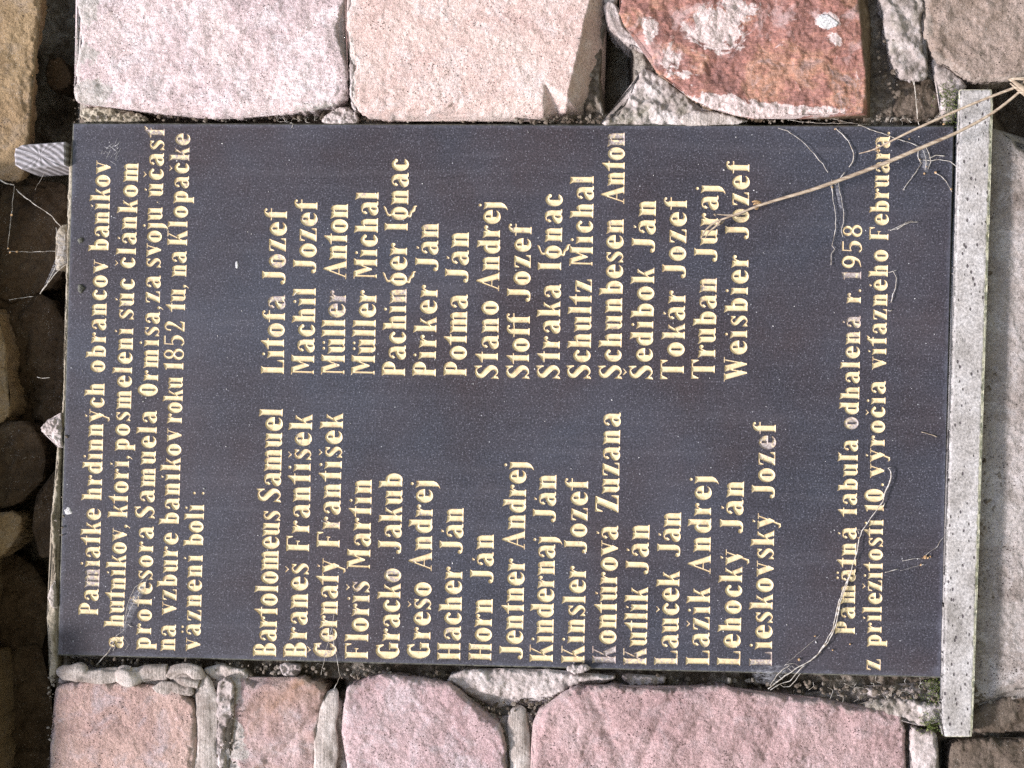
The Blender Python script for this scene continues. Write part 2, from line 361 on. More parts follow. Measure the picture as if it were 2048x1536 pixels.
# ------------------------------------------------------------------ relief pieces (stones, mortar lumps)
def relief(name, poly, y0, mat, parent, R=12, amp=2.5, lump=60, seed=0, step=2.6, jag=4.0, facets=(), depth=0.07,
           tilt=(0, 0), dome=0.0, fac=.9, chip=14, pale=None, side=None, label=None, octv=5, fine=0.5, kind=None, bulge=0):
    """a stone: outline traced in photo pixels at the plane y0, edge rounding R px, relief amp in mm.
    facets: (x1,y1,x2,y2,slope) planes that fall away to the LEFT of the line; depth = how far it reaches into the wall"""
    poly = np.asarray(poly, float)
    if np.sum(poly[:, 0] * np.roll(poly[:, 1], -1) - np.roll(poly[:, 0], -1) * poly[:, 1]) < 0: poly = poly[::-1]
    b = resample(poly, 9); b = smooth_closed(b, 1); b = resample(b, step)
    nx = np.roll(b, -1, 0) - np.roll(b, 1, 0); nx = np.stack([nx[:, 1], -nx[:, 0]], 1)
    nx /= np.linalg.norm(nx, axis=1)[:, None] + 1e-9
    jn = fbm(b[:, 0], b[:, 1], 24, 4, seed + 40, .72)
    b = b + nx * (jn * jag * 1.5 + fbm(b[:, 0], b[:, 1], 9, 2, seed + 47) * jag * .35 + np.minimum(fbm(b[:, 0], b[:, 1], 70, 2, seed + 44), 0) * jag * 1.2)[:, None]
    x0, y0_, x1, y1 = b[:, 0].min(), b[:, 1].min(), b[:, 0].max(), b[:, 1].max()
    gx, gy = np.meshgrid(np.arange(x0, x1, step), np.arange(y0_, y1, step))
    P = np.stack([gx.ravel() + (rng.random(gx.size) - .5) * step * .5, gy.ravel() + (rng.random(gx.size) - .5) * step * .5], 1)
    d = sdf_poly(P, b); P = P[d > step * .45]
    nb = len(b)
    allp = [Vector(p) for p in np.concatenate([b, P]).tolist()]
    r = delaunay_2d_cdt(allp, [], [list(range(nb))], 1, 1e-6, False)
    V2 = np.array([tuple(v) for v in r[0]]); F = [list(f) for f in r[2]]
    # orientation
    d = np.maximum(sdf_poly(V2, b), 0)
    x, y = V2[:, 0], V2[:, 1]
    h = np.zeros(len(V2))                                  # mm towards the viewer
    if chip:
        lim_ = chip * np.maximum(fbm(x, y, 46, 3, seed + 51, .6) + .12, 0) * 2.2
        cm = np.clip((lim_ - d) / 2.2, 0, 1); h -= cm * (1.2 + .07 * np.clip(lim_ - d, 0, 40) + .8 * fbm(x, y, 14, 2, seed + 52))
    Rv = np.maximum(R * .62 * (.75 + .9 * fbm(x, y, 45, 3, seed + 13, .6)), 2.2)
    q = np.clip(d / Rv, 0, 1); h -= Rv * .50 * (1 - np.sqrt(1 - (1 - q) ** 2)) * .9
    cx, cy = poly.mean(0)
    h += (x - cx) * tilt[0] + (y - cy) * tilt[1]
    if dome: h += dome * np.clip(d / max(d.max(), 1), 0, 1) ** .7
    h += amp * fbm(x, y, lump, octv, seed, .55)
    wx = x + 8 * fbm(x, y, 30, 3, seed + 31); wy = y + 8 * fbm(x, y, 30, 3, seed + 32)
    if fac: h += fac * (amp * .55 * chips(wx, wy, lump * .6, seed) - amp * .30 * chips(wy, wx, lump * .25, seed + 3))
    h += fine * 1.5 * fbm(x, y, 26, 3, seed + 15, .7)
    h += fine * 1.7 * fbm(x, y, 10, 3, seed + 5, .75) * np.clip(d / 4, .3, 1)
    fd = np.abs(fbm(x, y, lump * .9, 4, seed + 9, .6)); h -= amp * .25 * np.clip(1 - fd / .03, 0, 1) * (fbm(x, y, 60, 2, seed + 3) > .15)     # a few hairline cracks
    sd_ = np.zeros(len(V2))
    for (ax, ay, bx, by, sl_, *lim) in facets:
        ex, ey = bx - ax, by - ay; l = math.hypot(ex, ey)
        s_ = ((x - ax) * ey - (y - ay) * ex) / l
        if lim:
            ex, ey = lim[2] - lim[0], lim[3] - lim[1]; s_ = np.minimum(s_, ((x - lim[0]) * ey - (y - lim[1]) * ex) / math.hypot(ex, ey))
        s_ = s_ + 3.0 * fbm(x, y, 30, 4, seed + 21, .6)
        h -= np.maximum(s_, 0) * sl_; sd_ = np.maximum(sd_, np.clip(s_ / 6, 0, 1))
    if pale is not None:
        for (px_, py_, rx, ry, v_) in pale: h += .9 * v_ * np.exp(-(((x - px_) / rx) ** 2 + ((y - py_) / ry) ** 2) ** 1.5) * (.6 + fbm(x, y, 9, 3, seed + 61, .7))
    W = P2W(x, y, y0); W[:, 1] -= h / 1000.0
    # side rings going back into the wall
    idx = {}
    bi = []
    kd = {(round(v[0], 3), round(v[1], 3)): i for i, v in enumerate(V2.tolist())}
    bi = [kd.get((round(p[0], 3), round(p[1], 3))) for p in b.tolist()]
    if any(i is None for i in bi):
        bi = [int(np.argmin(((V2 - p) ** 2).sum(1))) for p in b]
    V = W.tolist(); edge = (np.clip(d / 40, 0, 1)).tolist()
    ctr = W[bi].mean(0)
    prev = bi; F2 = list(F)
    nring = 6
    for kx in range(1, nring + 1):
        f_ = (kx / nring) ** 1.4
        cur = []
        for j, i in enumerate(bi):
            p = W[i].copy(); out = np.array([p[0] - ctr[0], 0, p[2] - ctr[2]]); out /= np.linalg.norm(out) + 1e-9
            nz = math.sin(j * .31 + kx * 1.7 + seed) * .0012 + (TAB[(j * 3 + kx * 31) & 255, (seed * 7 + kx) & 255] - .5) * .0022
            p += out * (nz + bulge * .001 * math.sin(f_ * 3.14) - .004 * f_); p[1] = p[1] + f_ * depth
            cur.append(len(V)); V.append(p.tolist()); edge.append(0.0)
        for j in range(len(bi)):
            a, b_, c_, d_ = prev[j], prev[(j + 1) % nb], cur[(j + 1) % nb], cur[j]
            F2.append((a, b_, c_, d_))
        prev = cur
    # make front faces look at the camera (-Y)
    a, b_, c_ = [np.array(V[i]) for i in F[0][:3]]
    if np.cross(b_ - a, c_ - a)[1] > 0: F2 = [tuple(reversed(f)) for f in F2[:len(F)]] + F2[len(F):]
    o = new_mesh(name, V, F2, mat, True, parent)
    me = o.data
    me.attributes.new('edge', 'FLOAT', 'POINT').data.foreach_set('value', edge)
    n0 = len(V) - len(V2)
    pv = np.zeros(len(V2))
    if pale is not None:
        for (px, py, rx, ry, v_) in pale: pv = np.maximum(pv, v_ * np.exp(-(((x - px) / rx) ** 2 + ((y - py) / ry) ** 2) ** 1.5))
    sv = np.maximum(sd_ if side is None else side(x, y), 0)
    me.attributes.new('pale', 'FLOAT', 'POINT').data.foreach_set('value', np.concatenate([pv, np.zeros(n0)]))
    me.attributes.new('side', 'FLOAT', 'POINT').data.foreach_set('value', np.concatenate([sv, np.ones(n0) if side else np.zeros(n0)]))
    if label: o['label'] = label
    if kind: o['kind'] = kind
    return o

wall = thing('stone_wall', 'rough masonry wall of pink and brown stones around the dark plaque', 'wall', (0, .05, ZO - .65))
def stone(*a, **kw): return relief('stone', *a, parent=wall, **kw)
# --- upper course of the picture (right of the plaque in the place)
stone([(152, -70), (155, 40), (163, 85), (157, 105), (148, 150), (146, 190), (158, 208), (200, 206), (240, 213), (285, 221), (340, 227), (400, 232), (440, 233), (520, 227), (600, 222), (660, 213), (688, 203), (694, 170), (691, 130), (684, 95), (674, 62), (684, 25), (690, -70)],
      -.012, M['white_pink'], R=15, amp=2.6, lump=80, seed=1, facets=((700, 210, 150, 202, .45), (705, 60, 700, 207, .12)), pale=((175, 20, 26, 40, 1.), (172, 110, 26, 26, .9), (180, 185, 46, 26, 1.2), (155, 150, 10, 120, .8), (640, 215, 60, 10, .8)), label='large pale pink and white stone beside the top of the plaque')
stone([(694, -70), (697, 10), (694, 60), (698, 100), (702, 130), (707, 165), (702, 195), (714, 221), (745, 234), (800, 235), (850, 226), (890, 222), (950, 224), (1010, 229), (1080, 232), (1150, 233), (1197, 231), (1208, 222), (1206, 170), (1203, 120), (1208, 60), (1214, -70)],
      -.016, M['pink'], R=6, amp=1.6, lump=110, seed=2, fac=.6,
      facets=((1183, -20, 1140, 168, 1.0), (1196, 238, 1120, 184, .55, 1085, 150, 1085, 300), (1100, 197, 870, 214, 0.6, 860, 300, 860, 100), (870, 210, 700, 226, .4)), pale=((703, 160, 8, 90, 1.),), label='smooth pink stone with a shaded broken side')
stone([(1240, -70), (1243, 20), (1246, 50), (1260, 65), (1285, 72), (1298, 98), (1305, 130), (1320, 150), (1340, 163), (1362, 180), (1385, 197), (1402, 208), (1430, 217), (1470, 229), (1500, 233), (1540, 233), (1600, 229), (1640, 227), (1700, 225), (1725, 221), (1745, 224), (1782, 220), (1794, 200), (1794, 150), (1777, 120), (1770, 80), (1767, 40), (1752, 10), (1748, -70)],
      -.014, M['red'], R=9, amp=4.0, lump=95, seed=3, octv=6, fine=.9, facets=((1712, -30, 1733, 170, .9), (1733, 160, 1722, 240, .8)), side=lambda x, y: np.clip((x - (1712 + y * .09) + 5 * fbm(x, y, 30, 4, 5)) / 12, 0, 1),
      pale=((1432, 55, 62, 52, 1.2), (1485, 20, 40, 35, .9), (1345, 118, 22, 30, .75), (1298, 62, 16, 30, .7), (1368, 150, 40, 9, .8), (1655, 42, 24, 15, 1.6), (1668, 82, 20, 14, .8), (1430, 210, 75, 22, 1.3), (1530, 222, 110, 16, 1.3), (1640, 222, 60, 10, 1.)),
      label='rust red stone with white patches')
# crystal on the red stone
relief('quartz_crystal', [(1637, 30), (1655, 27), (1672, 38), (1680, 46), (1676, 54), (1655, 55), (1640, 54), (1636, 44)], -.0205, M['lime'], wall, R=5, amp=.6, lump=14, seed=5, step=1.6, depth=.012, jag=1)
stone([(1852, -70), (1850, 40), (1852, 75), (1860, 92), (1872, 112), (1898, 132), (1925, 152), (1945, 163), (1975, 160), (2000, 160), (2060, 150), (2130, 146), (2130, -70)],
      -.004, M['brown_speckled'], R=20, amp=3.6, lump=70, seed=4, label='brown speckled stone at the upper right corner of the picture')
# small dark stones under the joint
stone([(1792, 152), (1812, 158), (1842, 168), (1858, 150), (1868, 160), (1880, 190), (1884, 215), (1868, 238), (1830, 243), (1795, 238), (1784, 222), (1796, 200)], .012, M['dark_brown'], R=12, amp=3, lump=28, seed=6, label='small dark stone wedged by the corner of the plaque')
# --- lower course of the picture (left of the plaque in the place)
stone([(102, 1384), (120, 1368), (170, 1362), (240, 1370), (310, 1372), (345, 1380), (370, 1393), (386, 1410), (394, 1440), (392, 1480), (388, 1540), (384, 1610), (96, 1610), (97, 1540), (96, 1500), (104, 1430)],
      -.012, M['salmon'], R=15, amp=1.9, lump=90, seed=11, facets=((96, 1560, 118, 1370, .5),), label='salmon pink pitted stone at the lower left corner')
stone([(440, 1362), (460, 1357), (480, 1356), (500, 1368), (560, 1365), (585, 1358), (602, 1352), (640, 1366), (649, 1380), (646, 1400), (641, 1430), (634, 1470), (628, 1540), (626, 1610), (442, 1610), (446, 1520), (449, 1440), (444, 1400)],
      -.008, M['mauve'], R=10, amp=3.2, lump=70, seed=12, facets=((640, 1395, 555, 1485, .20, 585, 1505, 670, 1415), (552, 1480, 600, 1400, .05)), pale=((462, 1385, 18, 40, 1.2), (466, 1500, 26, 90, .9), (500, 1590, 50, 60, .8)), label='mauve stone with a rusty spot between two mortar joints')
stone([(682, 1430), (685, 1388), (693, 1370), (712, 1364), (740, 1352), (775, 1351), (830, 1359), (880, 1365), (912, 1375), (926, 1396), (946, 1411), (962, 1426), (986, 1440), (1006, 1462), (1012, 1500), (1014, 1540), (1018, 1610), (700, 1610), (692, 1540), (683, 1490), (679, 1465)],
      -.014, M['mauve_round'], R=20, amp=3.0, lump=90, seed=13, facets=((905, 1380, 1010, 1480, .35),), label='rounded mauve stone with a slanting shoulder')
stone([(1066, 1445), (1077, 1422), (1100, 1410), (1118, 1392), (1150, 1373), (1200, 1371), (1240, 1376), (1300, 1378), (1360, 1379), (1400, 1377), (1450, 1373), (1480, 1386), (1520, 1392), (1570, 1395), (1610, 1401), (1660, 1403), (1700, 1420), (1750, 1426), (1790, 1430), (1815, 1440), (1822, 1470), (1822, 1520), (1818, 1610), (1054, 1610), (1062, 1540), (1066, 1490)],
      -.014, M['rose'], R=14, amp=4.2, lump=120, seed=14, octv=6, facets=((1368, 1380, 1318, 1490, .015), (1318, 1490, 1290, 1610, .02), (1318, 1490, 1368, 1380, .16, 1338, 1366, 1288, 1476), (1290, 1560, 1200, 1380, .12, 1160, 1400, 1250, 1580), (1520, 1600, 1600, 1400, .12, 1560, 1390, 1480, 1590), (1060, 1560, 1100, 1405, .3)),
      label='largest rose pink stone below the plaque in the picture')
stone([(1935, 1432), (1958, 1418), (2000, 1396), (2048, 1384), (2130, 1380), (2130, 1462), (2040, 1468), (1960, 1468), (1940, 1455)], .010, M['dark_brown'], R=18, amp=3, lump=60, seed=15, label='dark brown stone above the lower right corner stone')
stone([(1905, 1488), (1930, 1480), (1980, 1476), (2040, 1478), (2130, 1476), (2130, 1610), (1898, 1610), (1902, 1540)], .004, M['dark_brown'], R=16, amp=4, lump=55, seed=16, label='dark brown stone in the lower right corner of the picture')
# --- rough grey stone under the ledge
stone([(1952, 262), (1990, 250), (2006, 262), (2030, 288), (2060, 300), (2130, 300), (2130, 1378), (2048, 1378), (2000, 1390), (1958, 1412), (1925, 1420), (1915, 1300), (1930, 900), (1945, 500)],
      .012, M['grey_rough'], R=30, amp=2.2, lump=70, seed=17, tilt=(.10, 0), fine=1.0, fac=.5, label='long rough grey stone under the pale ledge')
# --- recess above the plaque: shaded stones set back
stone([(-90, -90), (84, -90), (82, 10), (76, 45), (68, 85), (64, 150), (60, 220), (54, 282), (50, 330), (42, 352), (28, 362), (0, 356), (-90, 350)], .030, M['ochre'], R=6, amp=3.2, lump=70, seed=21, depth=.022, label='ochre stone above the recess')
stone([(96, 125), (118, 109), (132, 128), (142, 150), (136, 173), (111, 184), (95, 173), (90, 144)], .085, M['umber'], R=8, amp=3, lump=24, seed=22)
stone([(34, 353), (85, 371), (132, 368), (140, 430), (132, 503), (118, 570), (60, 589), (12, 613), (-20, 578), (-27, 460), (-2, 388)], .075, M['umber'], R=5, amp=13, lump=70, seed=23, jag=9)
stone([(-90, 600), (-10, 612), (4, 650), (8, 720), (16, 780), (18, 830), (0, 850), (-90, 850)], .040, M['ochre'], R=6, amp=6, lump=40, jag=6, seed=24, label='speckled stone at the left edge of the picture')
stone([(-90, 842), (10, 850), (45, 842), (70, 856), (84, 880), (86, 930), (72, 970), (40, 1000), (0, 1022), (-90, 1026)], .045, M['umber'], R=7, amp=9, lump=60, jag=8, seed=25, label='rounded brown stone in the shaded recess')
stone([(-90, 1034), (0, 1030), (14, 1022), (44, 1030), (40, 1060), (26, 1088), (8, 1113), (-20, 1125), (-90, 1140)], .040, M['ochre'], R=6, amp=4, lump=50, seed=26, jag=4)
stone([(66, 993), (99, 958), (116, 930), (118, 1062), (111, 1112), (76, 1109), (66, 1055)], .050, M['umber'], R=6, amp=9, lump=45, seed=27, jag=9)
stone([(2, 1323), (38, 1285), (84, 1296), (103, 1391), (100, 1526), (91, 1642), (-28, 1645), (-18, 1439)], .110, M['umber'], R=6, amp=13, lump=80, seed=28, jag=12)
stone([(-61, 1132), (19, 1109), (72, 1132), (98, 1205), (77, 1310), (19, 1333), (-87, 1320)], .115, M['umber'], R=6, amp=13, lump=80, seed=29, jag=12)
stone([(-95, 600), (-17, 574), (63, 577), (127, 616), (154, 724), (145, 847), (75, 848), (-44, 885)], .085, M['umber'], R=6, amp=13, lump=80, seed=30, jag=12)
# (the shaded ones are broad, rough and overlap one another)
# unseen stones past the left edge, their overhang added to shade the recess
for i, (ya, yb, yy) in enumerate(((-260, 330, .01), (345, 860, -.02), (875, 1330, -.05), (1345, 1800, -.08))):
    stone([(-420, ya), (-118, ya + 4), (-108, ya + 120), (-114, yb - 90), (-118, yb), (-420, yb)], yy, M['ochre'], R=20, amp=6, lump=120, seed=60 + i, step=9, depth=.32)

# --- mortar parts
def mortar(*a, name='mortar_patch', **kw): return relief(name, *a, parent=wall, **{'chip': 5, **kw})
mortar([(1754, -70), (1758, 0), (1766, 25), (1770, 60), (1778, 110), (1792, 146), (1812, 156), (1842, 166), (1852, 150), (1858, 118), (1850, 92), (1846, 60), (1848, 20), (1848, -70)], -.001, M['mortar_green'], R=16, amp=4.5, lump=40, seed=31, jag=5)
mortar([(1868, 108), (1885, 128), (1905, 142), (1930, 160), (1942, 172), (1925, 182), (1921, 215), (1916, 240), (1890, 244), (1878, 220), (1880, 190), (1872, 160), (1864, 130)], .006, M['mortar_green'], R=14, amp=4.5, lump=30, seed=32, jag=5)
mortar([(1203, 244), (1225, 232), (1243, 222), (1258, 200), (1266, 170), (1280, 140), (1294, 134), (1312, 140), (1332, 158), (1362, 182), (1384, 198), (1400, 212), (1425, 220), (1480, 234), (1502, 238), (1496, 247), (1400, 249), (1210, 249)], .000, M['mortar_green'], R=16, amp=5, lump=32, seed=33, jag=4, octv=6, fine=1.)
mortar([(1355, 238), (1372, 226), (1400, 221), (1440, 223), (1478, 234), (1494, 241), (1480, 247), (1420, 249), (1368, 248)], -.005, M['mortar_smooth'], R=7, amp=.8, lump=60, seed=34, step=2.4)
mortar([(1206, 8), (1224, 0), (1238, 20), (1244, 52), (1260, 66), (1286, 74), (1297, 98), (1290, 104), (1268, 88), (1246, 80), (1226, 62), (1212, 38)], -.004, M['mortar_light'], R=7, amp=2, lump=24, seed=35, step=2.2, jag=3)
mortar([(1210, -70), (1232, -70), (1236, 0), (1230, 24), (1212, 20), (1206, 0)], .002, M['mortar_green'], R=8, amp=3, lump=24, seed=36)
mortar([(648, 228), (665, 216), (690, 212), (704, 220), (714, 230), (718, 244), (660, 247), (640, 240)], .000, M['mortar_light'], R=8, amp=4, lump=14, seed=37, step=2, jag=4)
mortar([(160, 214), (190, 210), (240, 220), (285, 226), (296, 240), (250, 246), (165, 244), (154, 230)], .006, M['mortar_tan'], R=9, amp=5, lump=16, seed=38, step=2.2, jag=4)
mortar([(697, 118), (702, 110), (708, 130), (709, 165), (705, 195), (716, 222), (704, 222), (698, 190), (699, 160)], -.016, M['mortar_light'], R=4, amp=1.6, lump=10, seed=39, step=1.8, jag=2)
# big patch below the plaque
mortar([(888, 1360), (905, 1350), (930, 1341), (1000, 1339), (1080, 1342), (1150, 1346), (1206, 1350), (1236, 1352), (1225, 1362), (1180, 1366), (1148, 1372), (1118, 1392), (1102, 1408), (1078, 1420), (1060, 1412), (1050, 1402), (1030, 1412), (1010, 1428), (996, 1432), (972, 1420), (952, 1408), (930, 1392), (914, 1372)], -.002, M['mortar_light'], R=12, amp=3.2, lump=50, seed=41, octv=6, fine=1.1, jag=5,
       facets=((1150, 1388, 935, 1374, .45),))
mortar([(1128, 1338), (1148, 1330), (1175, 1330), (1180, 1338), (1168, 1346), (1140, 1348)], -.010, M['mortar_light'], R=5, amp=2, lump=10, seed=42, step=1.8, depth=.02)
mortar([(1242, 1350), (1270, 1348), (1300, 1352), (1335, 1356), (1330, 1370), (1300, 1376), (1262, 1374), (1246, 1366)], .002, M['mortar_light'], R=9, amp=4, lump=16, seed=43, step=2.2, jag=4)
mortar([(553, 1330), (580, 1326), (604, 1332), (600, 1348), (588, 1362), (572, 1360), (560, 1346)], .000, M['mortar_light'], R=8, amp=3.5, lump=14, seed=44, step=2, jag=3)
mortar([(405, 1338), (440, 1330), (475, 1336), (500, 1346), (498, 1358), (470, 1360), (440, 1364), (415, 1356)], .000, M['mortar_smooth'], R=9, amp=2.4, lump=18, seed=45, step=2.2, jag=3)
mortar([(300, 1376), (325, 1364), (350, 1366), (385, 1378), (385, 1392), (360, 1388), (335, 1392), (312, 1386)], -.013, M['mortar_smooth'], R=5, amp=.8, lump=25, seed=46, step=2, depth=.03)
mortar([(434, 1364), (450, 1355), (466, 1360), (468, 1380), (462, 1405), (468, 1430), (458, 1446), (450, 1470), (452, 1610), (434, 1610), (436, 1500), (430, 1430)], -.010, M['mortar_light'], R=7, amp=3.2, lump=18, seed=47, step=2.4, jag=4)
mortar([(1822, 1452), (1840, 1462), (1872, 1462), (1878, 1500), (1876, 1610), (1824, 1610), (1826, 1530), (1822, 1490)], .001, M['mortar_light'], R=10, amp=2, lump=50, seed=48)
mortar([(1700, 1410), (1740, 1405), (1790, 1398), (1840, 1402), (1880, 1410), (1885, 1440), (1850, 1455), (1815, 1440), (1760, 1428), (1715, 1420)], .004, M['mortar_green'], R=12, amp=4, lump=25, seed=49, jag=4)
mortar([(1560, 1400), (1640, 1385), (1720, 1372), (1800, 1378), (1878, 1365), (1882, 1400), (1800, 1405), (1700, 1412), (1610, 1404)], .016, M['mortar_green'], R=14, amp=6, lump=28, seed=50, jag=5, octv=6)
# crust on the plaque's upper edge (left in the picture)
mortar([(116, 868), (120, 905), (117, 960), (112, 1000), (108, 1040), (112, 1100), (112, 1160), (112, 1230), (108, 1290), (118, 1330), (100, 1372), (96, 1345), (100, 1300), (97, 1260), (92, 1235), (97, 1210), (108, 1150), (104, 1110), (100, 1070), (98, 1030), (106, 990), (112, 940), (112, 905)], .002, M['mortar_tan'], R=6, amp=1.6, lump=16, seed=51, step=2, jag=2.5)
mortar([(112, 1156), (102, 1160), (94, 1180), (92, 1200), (98, 1214), (112, 1222)], -.004, M['mortar_smooth'], R=8, amp=1, lump=20, seed=52, step=1.8)
mortar([(122, 820), (108, 834), (96, 838), (84, 848), (80, 862), (90, 872), (98, 868), (106, 880), (112, 896), (122, 898)], -.002, M['mortar_light'], R=5, amp=2.4, lump=9, seed=53, step=1.6, jag=3)
mortar([(148, 246), (140, 300), (136, 360), (133, 480), (130, 560), (136, 560), (142, 480), (146, 360), (150, 300), (154, 250)], .003, M['mortar_tan'], R=4, amp=1.2, lump=12, seed=54, step=2, jag=1.5)
mortar([(132, 540), (130, 620), (128, 700), (124, 800), (121, 870), (127, 870), (131, 760), (135, 620), (138, 545)], .004, M['mortar_tan'], R=3, amp=.8, lump=12, seed=55, step=2, jag=1)
mortar([(110, 470), (118, 450), (134, 445), (136, 520), (124, 532), (108, 545), (114, 510)], .016, M['mortar_tan'], R=8, amp=2, lump=18, seed=56, step=2)
# loose crumbs in the joints
random.seed(5)
cr = []
def crumbs(n, x0, x1, yf, ysp, y, r0, r1):
    for _ in range(n):
        x = random.uniform(x0, x1); cr.append((x, yf(x) + random.uniform(-ysp, ysp), y + random.uniform(-.006, .006), random.uniform(r0, r1)))
crumbs(98, 1030, 1240, lambda x: 239, 7, .004, .0008, .0030)
crumbs(91, 150, 700, lambda x: 237, 6, .008, .0007, .0026)
crumbs(60, 700, 1000, lambda x: 240, 4, .010, .0007, .0022)
crumbs(98, 1500, 1900, lambda x: 239, 8, .010, .0007, .0026)
crumbs(129, 400, 900, lambda x: 1338 + (x - 400) * .02, 14, .006, .0008, .0034)
crumbs(159, 1250, 1880, lambda x: 1364 + (x - 1250) * .045, 16, .006, .0008, .0034)
crumbs(53, 130, 400, lambda x: 1326, 9, .008, .0007, .0026)
crumbs(60, 430, 470, lambda x: 1480, 120, -.006, .0006, .0018)
crumbs(45, 980, 1070, lambda x: 1420 + abs(x - 1030) * .3, 26, .002, .0008, .0026)
crumbs(41, 1060, 1140, lambda x: 1425 - (x - 1060) * .6, 10, .000, .0007, .0022)
crumbs(34, 900, 1000, lambda x: 1372 + (x - 900) * .62, 8, .000, .0007, .0022)
crumbs(34, 688, 708, lambda x: 110, 130, -.004, .0006, .0016)
crumbs(45, 148, 162, lambda x: 120, 130, -.004, .0006, .0018)
crumbs(34, 1752, 1800, lambda x: 80 + (x - 1752) * 1.5, 60, .004, .0008, .0028)
crumbs(22, 100, 140, lambda x: 1290 - (x - 100) * 8, 160, .004, .0006, .0018)
crumbs(45, 96, 112, lambda x: 1460, 110, -.002, .0006, .0018)
ico_v = np.array([(0, 0, 1), (.894, 0, .447), (.276, .851, .447), (-.724, .526, .447), (-.724, -.526, .447), (.276, -.851, .447), (.724, .526, -.447), (-.276, .851, -.447), (-.894, 0, -.447), (-.276, -.851, -.447), (.724, -.526, -.447), (0, 0, -1)])
ico_f = [(0, 1, 2), (0, 2, 3), (0, 3, 4), (0, 4, 5), (0, 5, 1), (1, 6, 2), (2, 7, 3), (3, 8, 4), (4, 9, 5), (5, 10, 1), (2, 6, 7), (3, 7, 8), (4, 8, 9), (5, 9, 10), (1, 10, 6), (11, 7, 6), (11, 8, 7), (11, 9, 8), (11, 10, 9), (11, 6, 10)]
def blobs(name, items, mat, parent=None, irregular=.35):
    V = []; F = []
    for (x, y, d, r) in items:
        c0 = P2W(x, y, d); b = len(V)
        sc = np.array([random.uniform(.7, 1.3) for _ in range(3)])
        for v in ico_v: V.append((c0 + v * r * sc * random.uniform(1 - irregular, 1 + irregular)).tolist())
        F += [tuple(i + b for i in f) for f in ico_f]
    return new_mesh(name, V, F, mat, False, parent)
o = blobs('mortar_crumbs', cr, M['mortar_bed'], wall); o['kind'] = 'stuff'

# rolled mortar joints and the bead
def tube(path, radii, seg=14, wob=0.0, seed=0, flat=1.0, step=None):
    """path: list of (px,py,y); radii in metres"""
    W = np.array([P2W(p[0], p[1], p[2]) for p in path]); R_ = np.asarray(radii, float)
    # densify with Catmull-Rom
    n = len(W); D = []; RR = []
    for i in range(n - 1):
        p0, p1, p2, p3 = W[max(i - 1, 0)], W[i], W[i + 1], W[min(i + 2, n - 1)]
        k_ = max(2, int(np.linalg.norm(p2 - p1) / (step or .006)))
        for j in range(k_):
            t = j / k_
            D.append(.5 * ((2 * p1) + (-p0 + p2) * t + (2 * p0 - 5 * p1 + 4 * p2 - p3) * t * t + (-p0 + 3 * p1 - 3 * p2 + p3) * t ** 3))
            RR.append(R_[i] * (1 - t) + R_[i + 1] * t)
    D.append(W[-1]); RR.append(R_[-1]); D = np.array(D); RR = np.array(RR)
    V = []; F = []; nm = len(D); up = np.array([0, 1, 0.])
    for i in range(nm):
        t = D[min(i + 1, nm - 1)] - D[max(i - 1, 0)]; t = t / (np.linalg.norm(t) + 1e-12)
        a = np.cross(t, up); a = a / (np.linalg.norm(a) + 1e-9) if np.linalg.norm(a) > 1e-4 else np.array([1, 0, 0.]); b = np.cross(a, t)
        for j in range(seg):
            th = 2 * math.pi * j / seg
            r_ = RR[i] * (1 + wob * (vnoise(np.array([i * .35 * (step or .006) / .006]), np.array([j * .8 * 12 / seg]), seed)[0] - .5) * 2)
            V.append((D[i] + a * math.cos(th) * r_ + b * math.sin(th) * r_ * flat).tolist())
    for i in range(nm - 1):
        for j in range(seg):
            F.append((i * seg + j, i * seg + (j + 1) % seg, (i + 1) * seg + (j + 1) % seg, (i + 1) * seg + j))
    V.append(D[0].tolist()); V.append(D[-1].tolist())
    for j in range(seg):
        F.append((len(V) - 2, (j + 1) % seg, j)); F.append((len(V) - 1, (nm - 1) * seg + j, (nm - 1) * seg + (j + 1) % seg))
    return V, F
def tubes(name, lst, mat, parent=None, smooth=True):
    V = []; F = []
    for v, f in lst:
        b = len(V); V += v; F += [tuple(i + b for i in g) for g in f]
    return new_mesh(name, V, F, mat, smooth, parent)
px = .000566
tubes('mortar_joint', [tube([(400, 1352, 0), (406, 1368, -.004), (410, 1400, -.006), (414, 1450, -.006), (414, 1520, -.005), (412, 1640, -.005)], [8 * px, 19 * px, 23 * px, 22 * px, 23 * px, 25 * px], 36, .22, 1, .34, .002)], M['mortar_smooth'], wall)
tubes('mortar_joint', [tube([(668, 1376, .006), (667, 1384, 0), (660, 1410, -.003), (655, 1450, -.004), (650, 1500, -.004), (652, 1640, -.004)], [2 * px, 11 * px, 17 * px, 19 * px, 24 * px, 28 * px], 36, .22, 2, .34, .002)], M['mortar_smooth'], wall)
tubes('mortar_joint', [tube([(1036, 1412, .008), (1036, 1420, .001), (1036, 1445, -.002), (1038, 1480, -.003), (1042, 1540, -.004), (1042, 1640, -.004)], [3 * px, 15 * px, 21 * px, 21 * px, 22 * px, 24 * px], 36, .20, 3, .42, .002)], M['mortar_smooth'], wall)
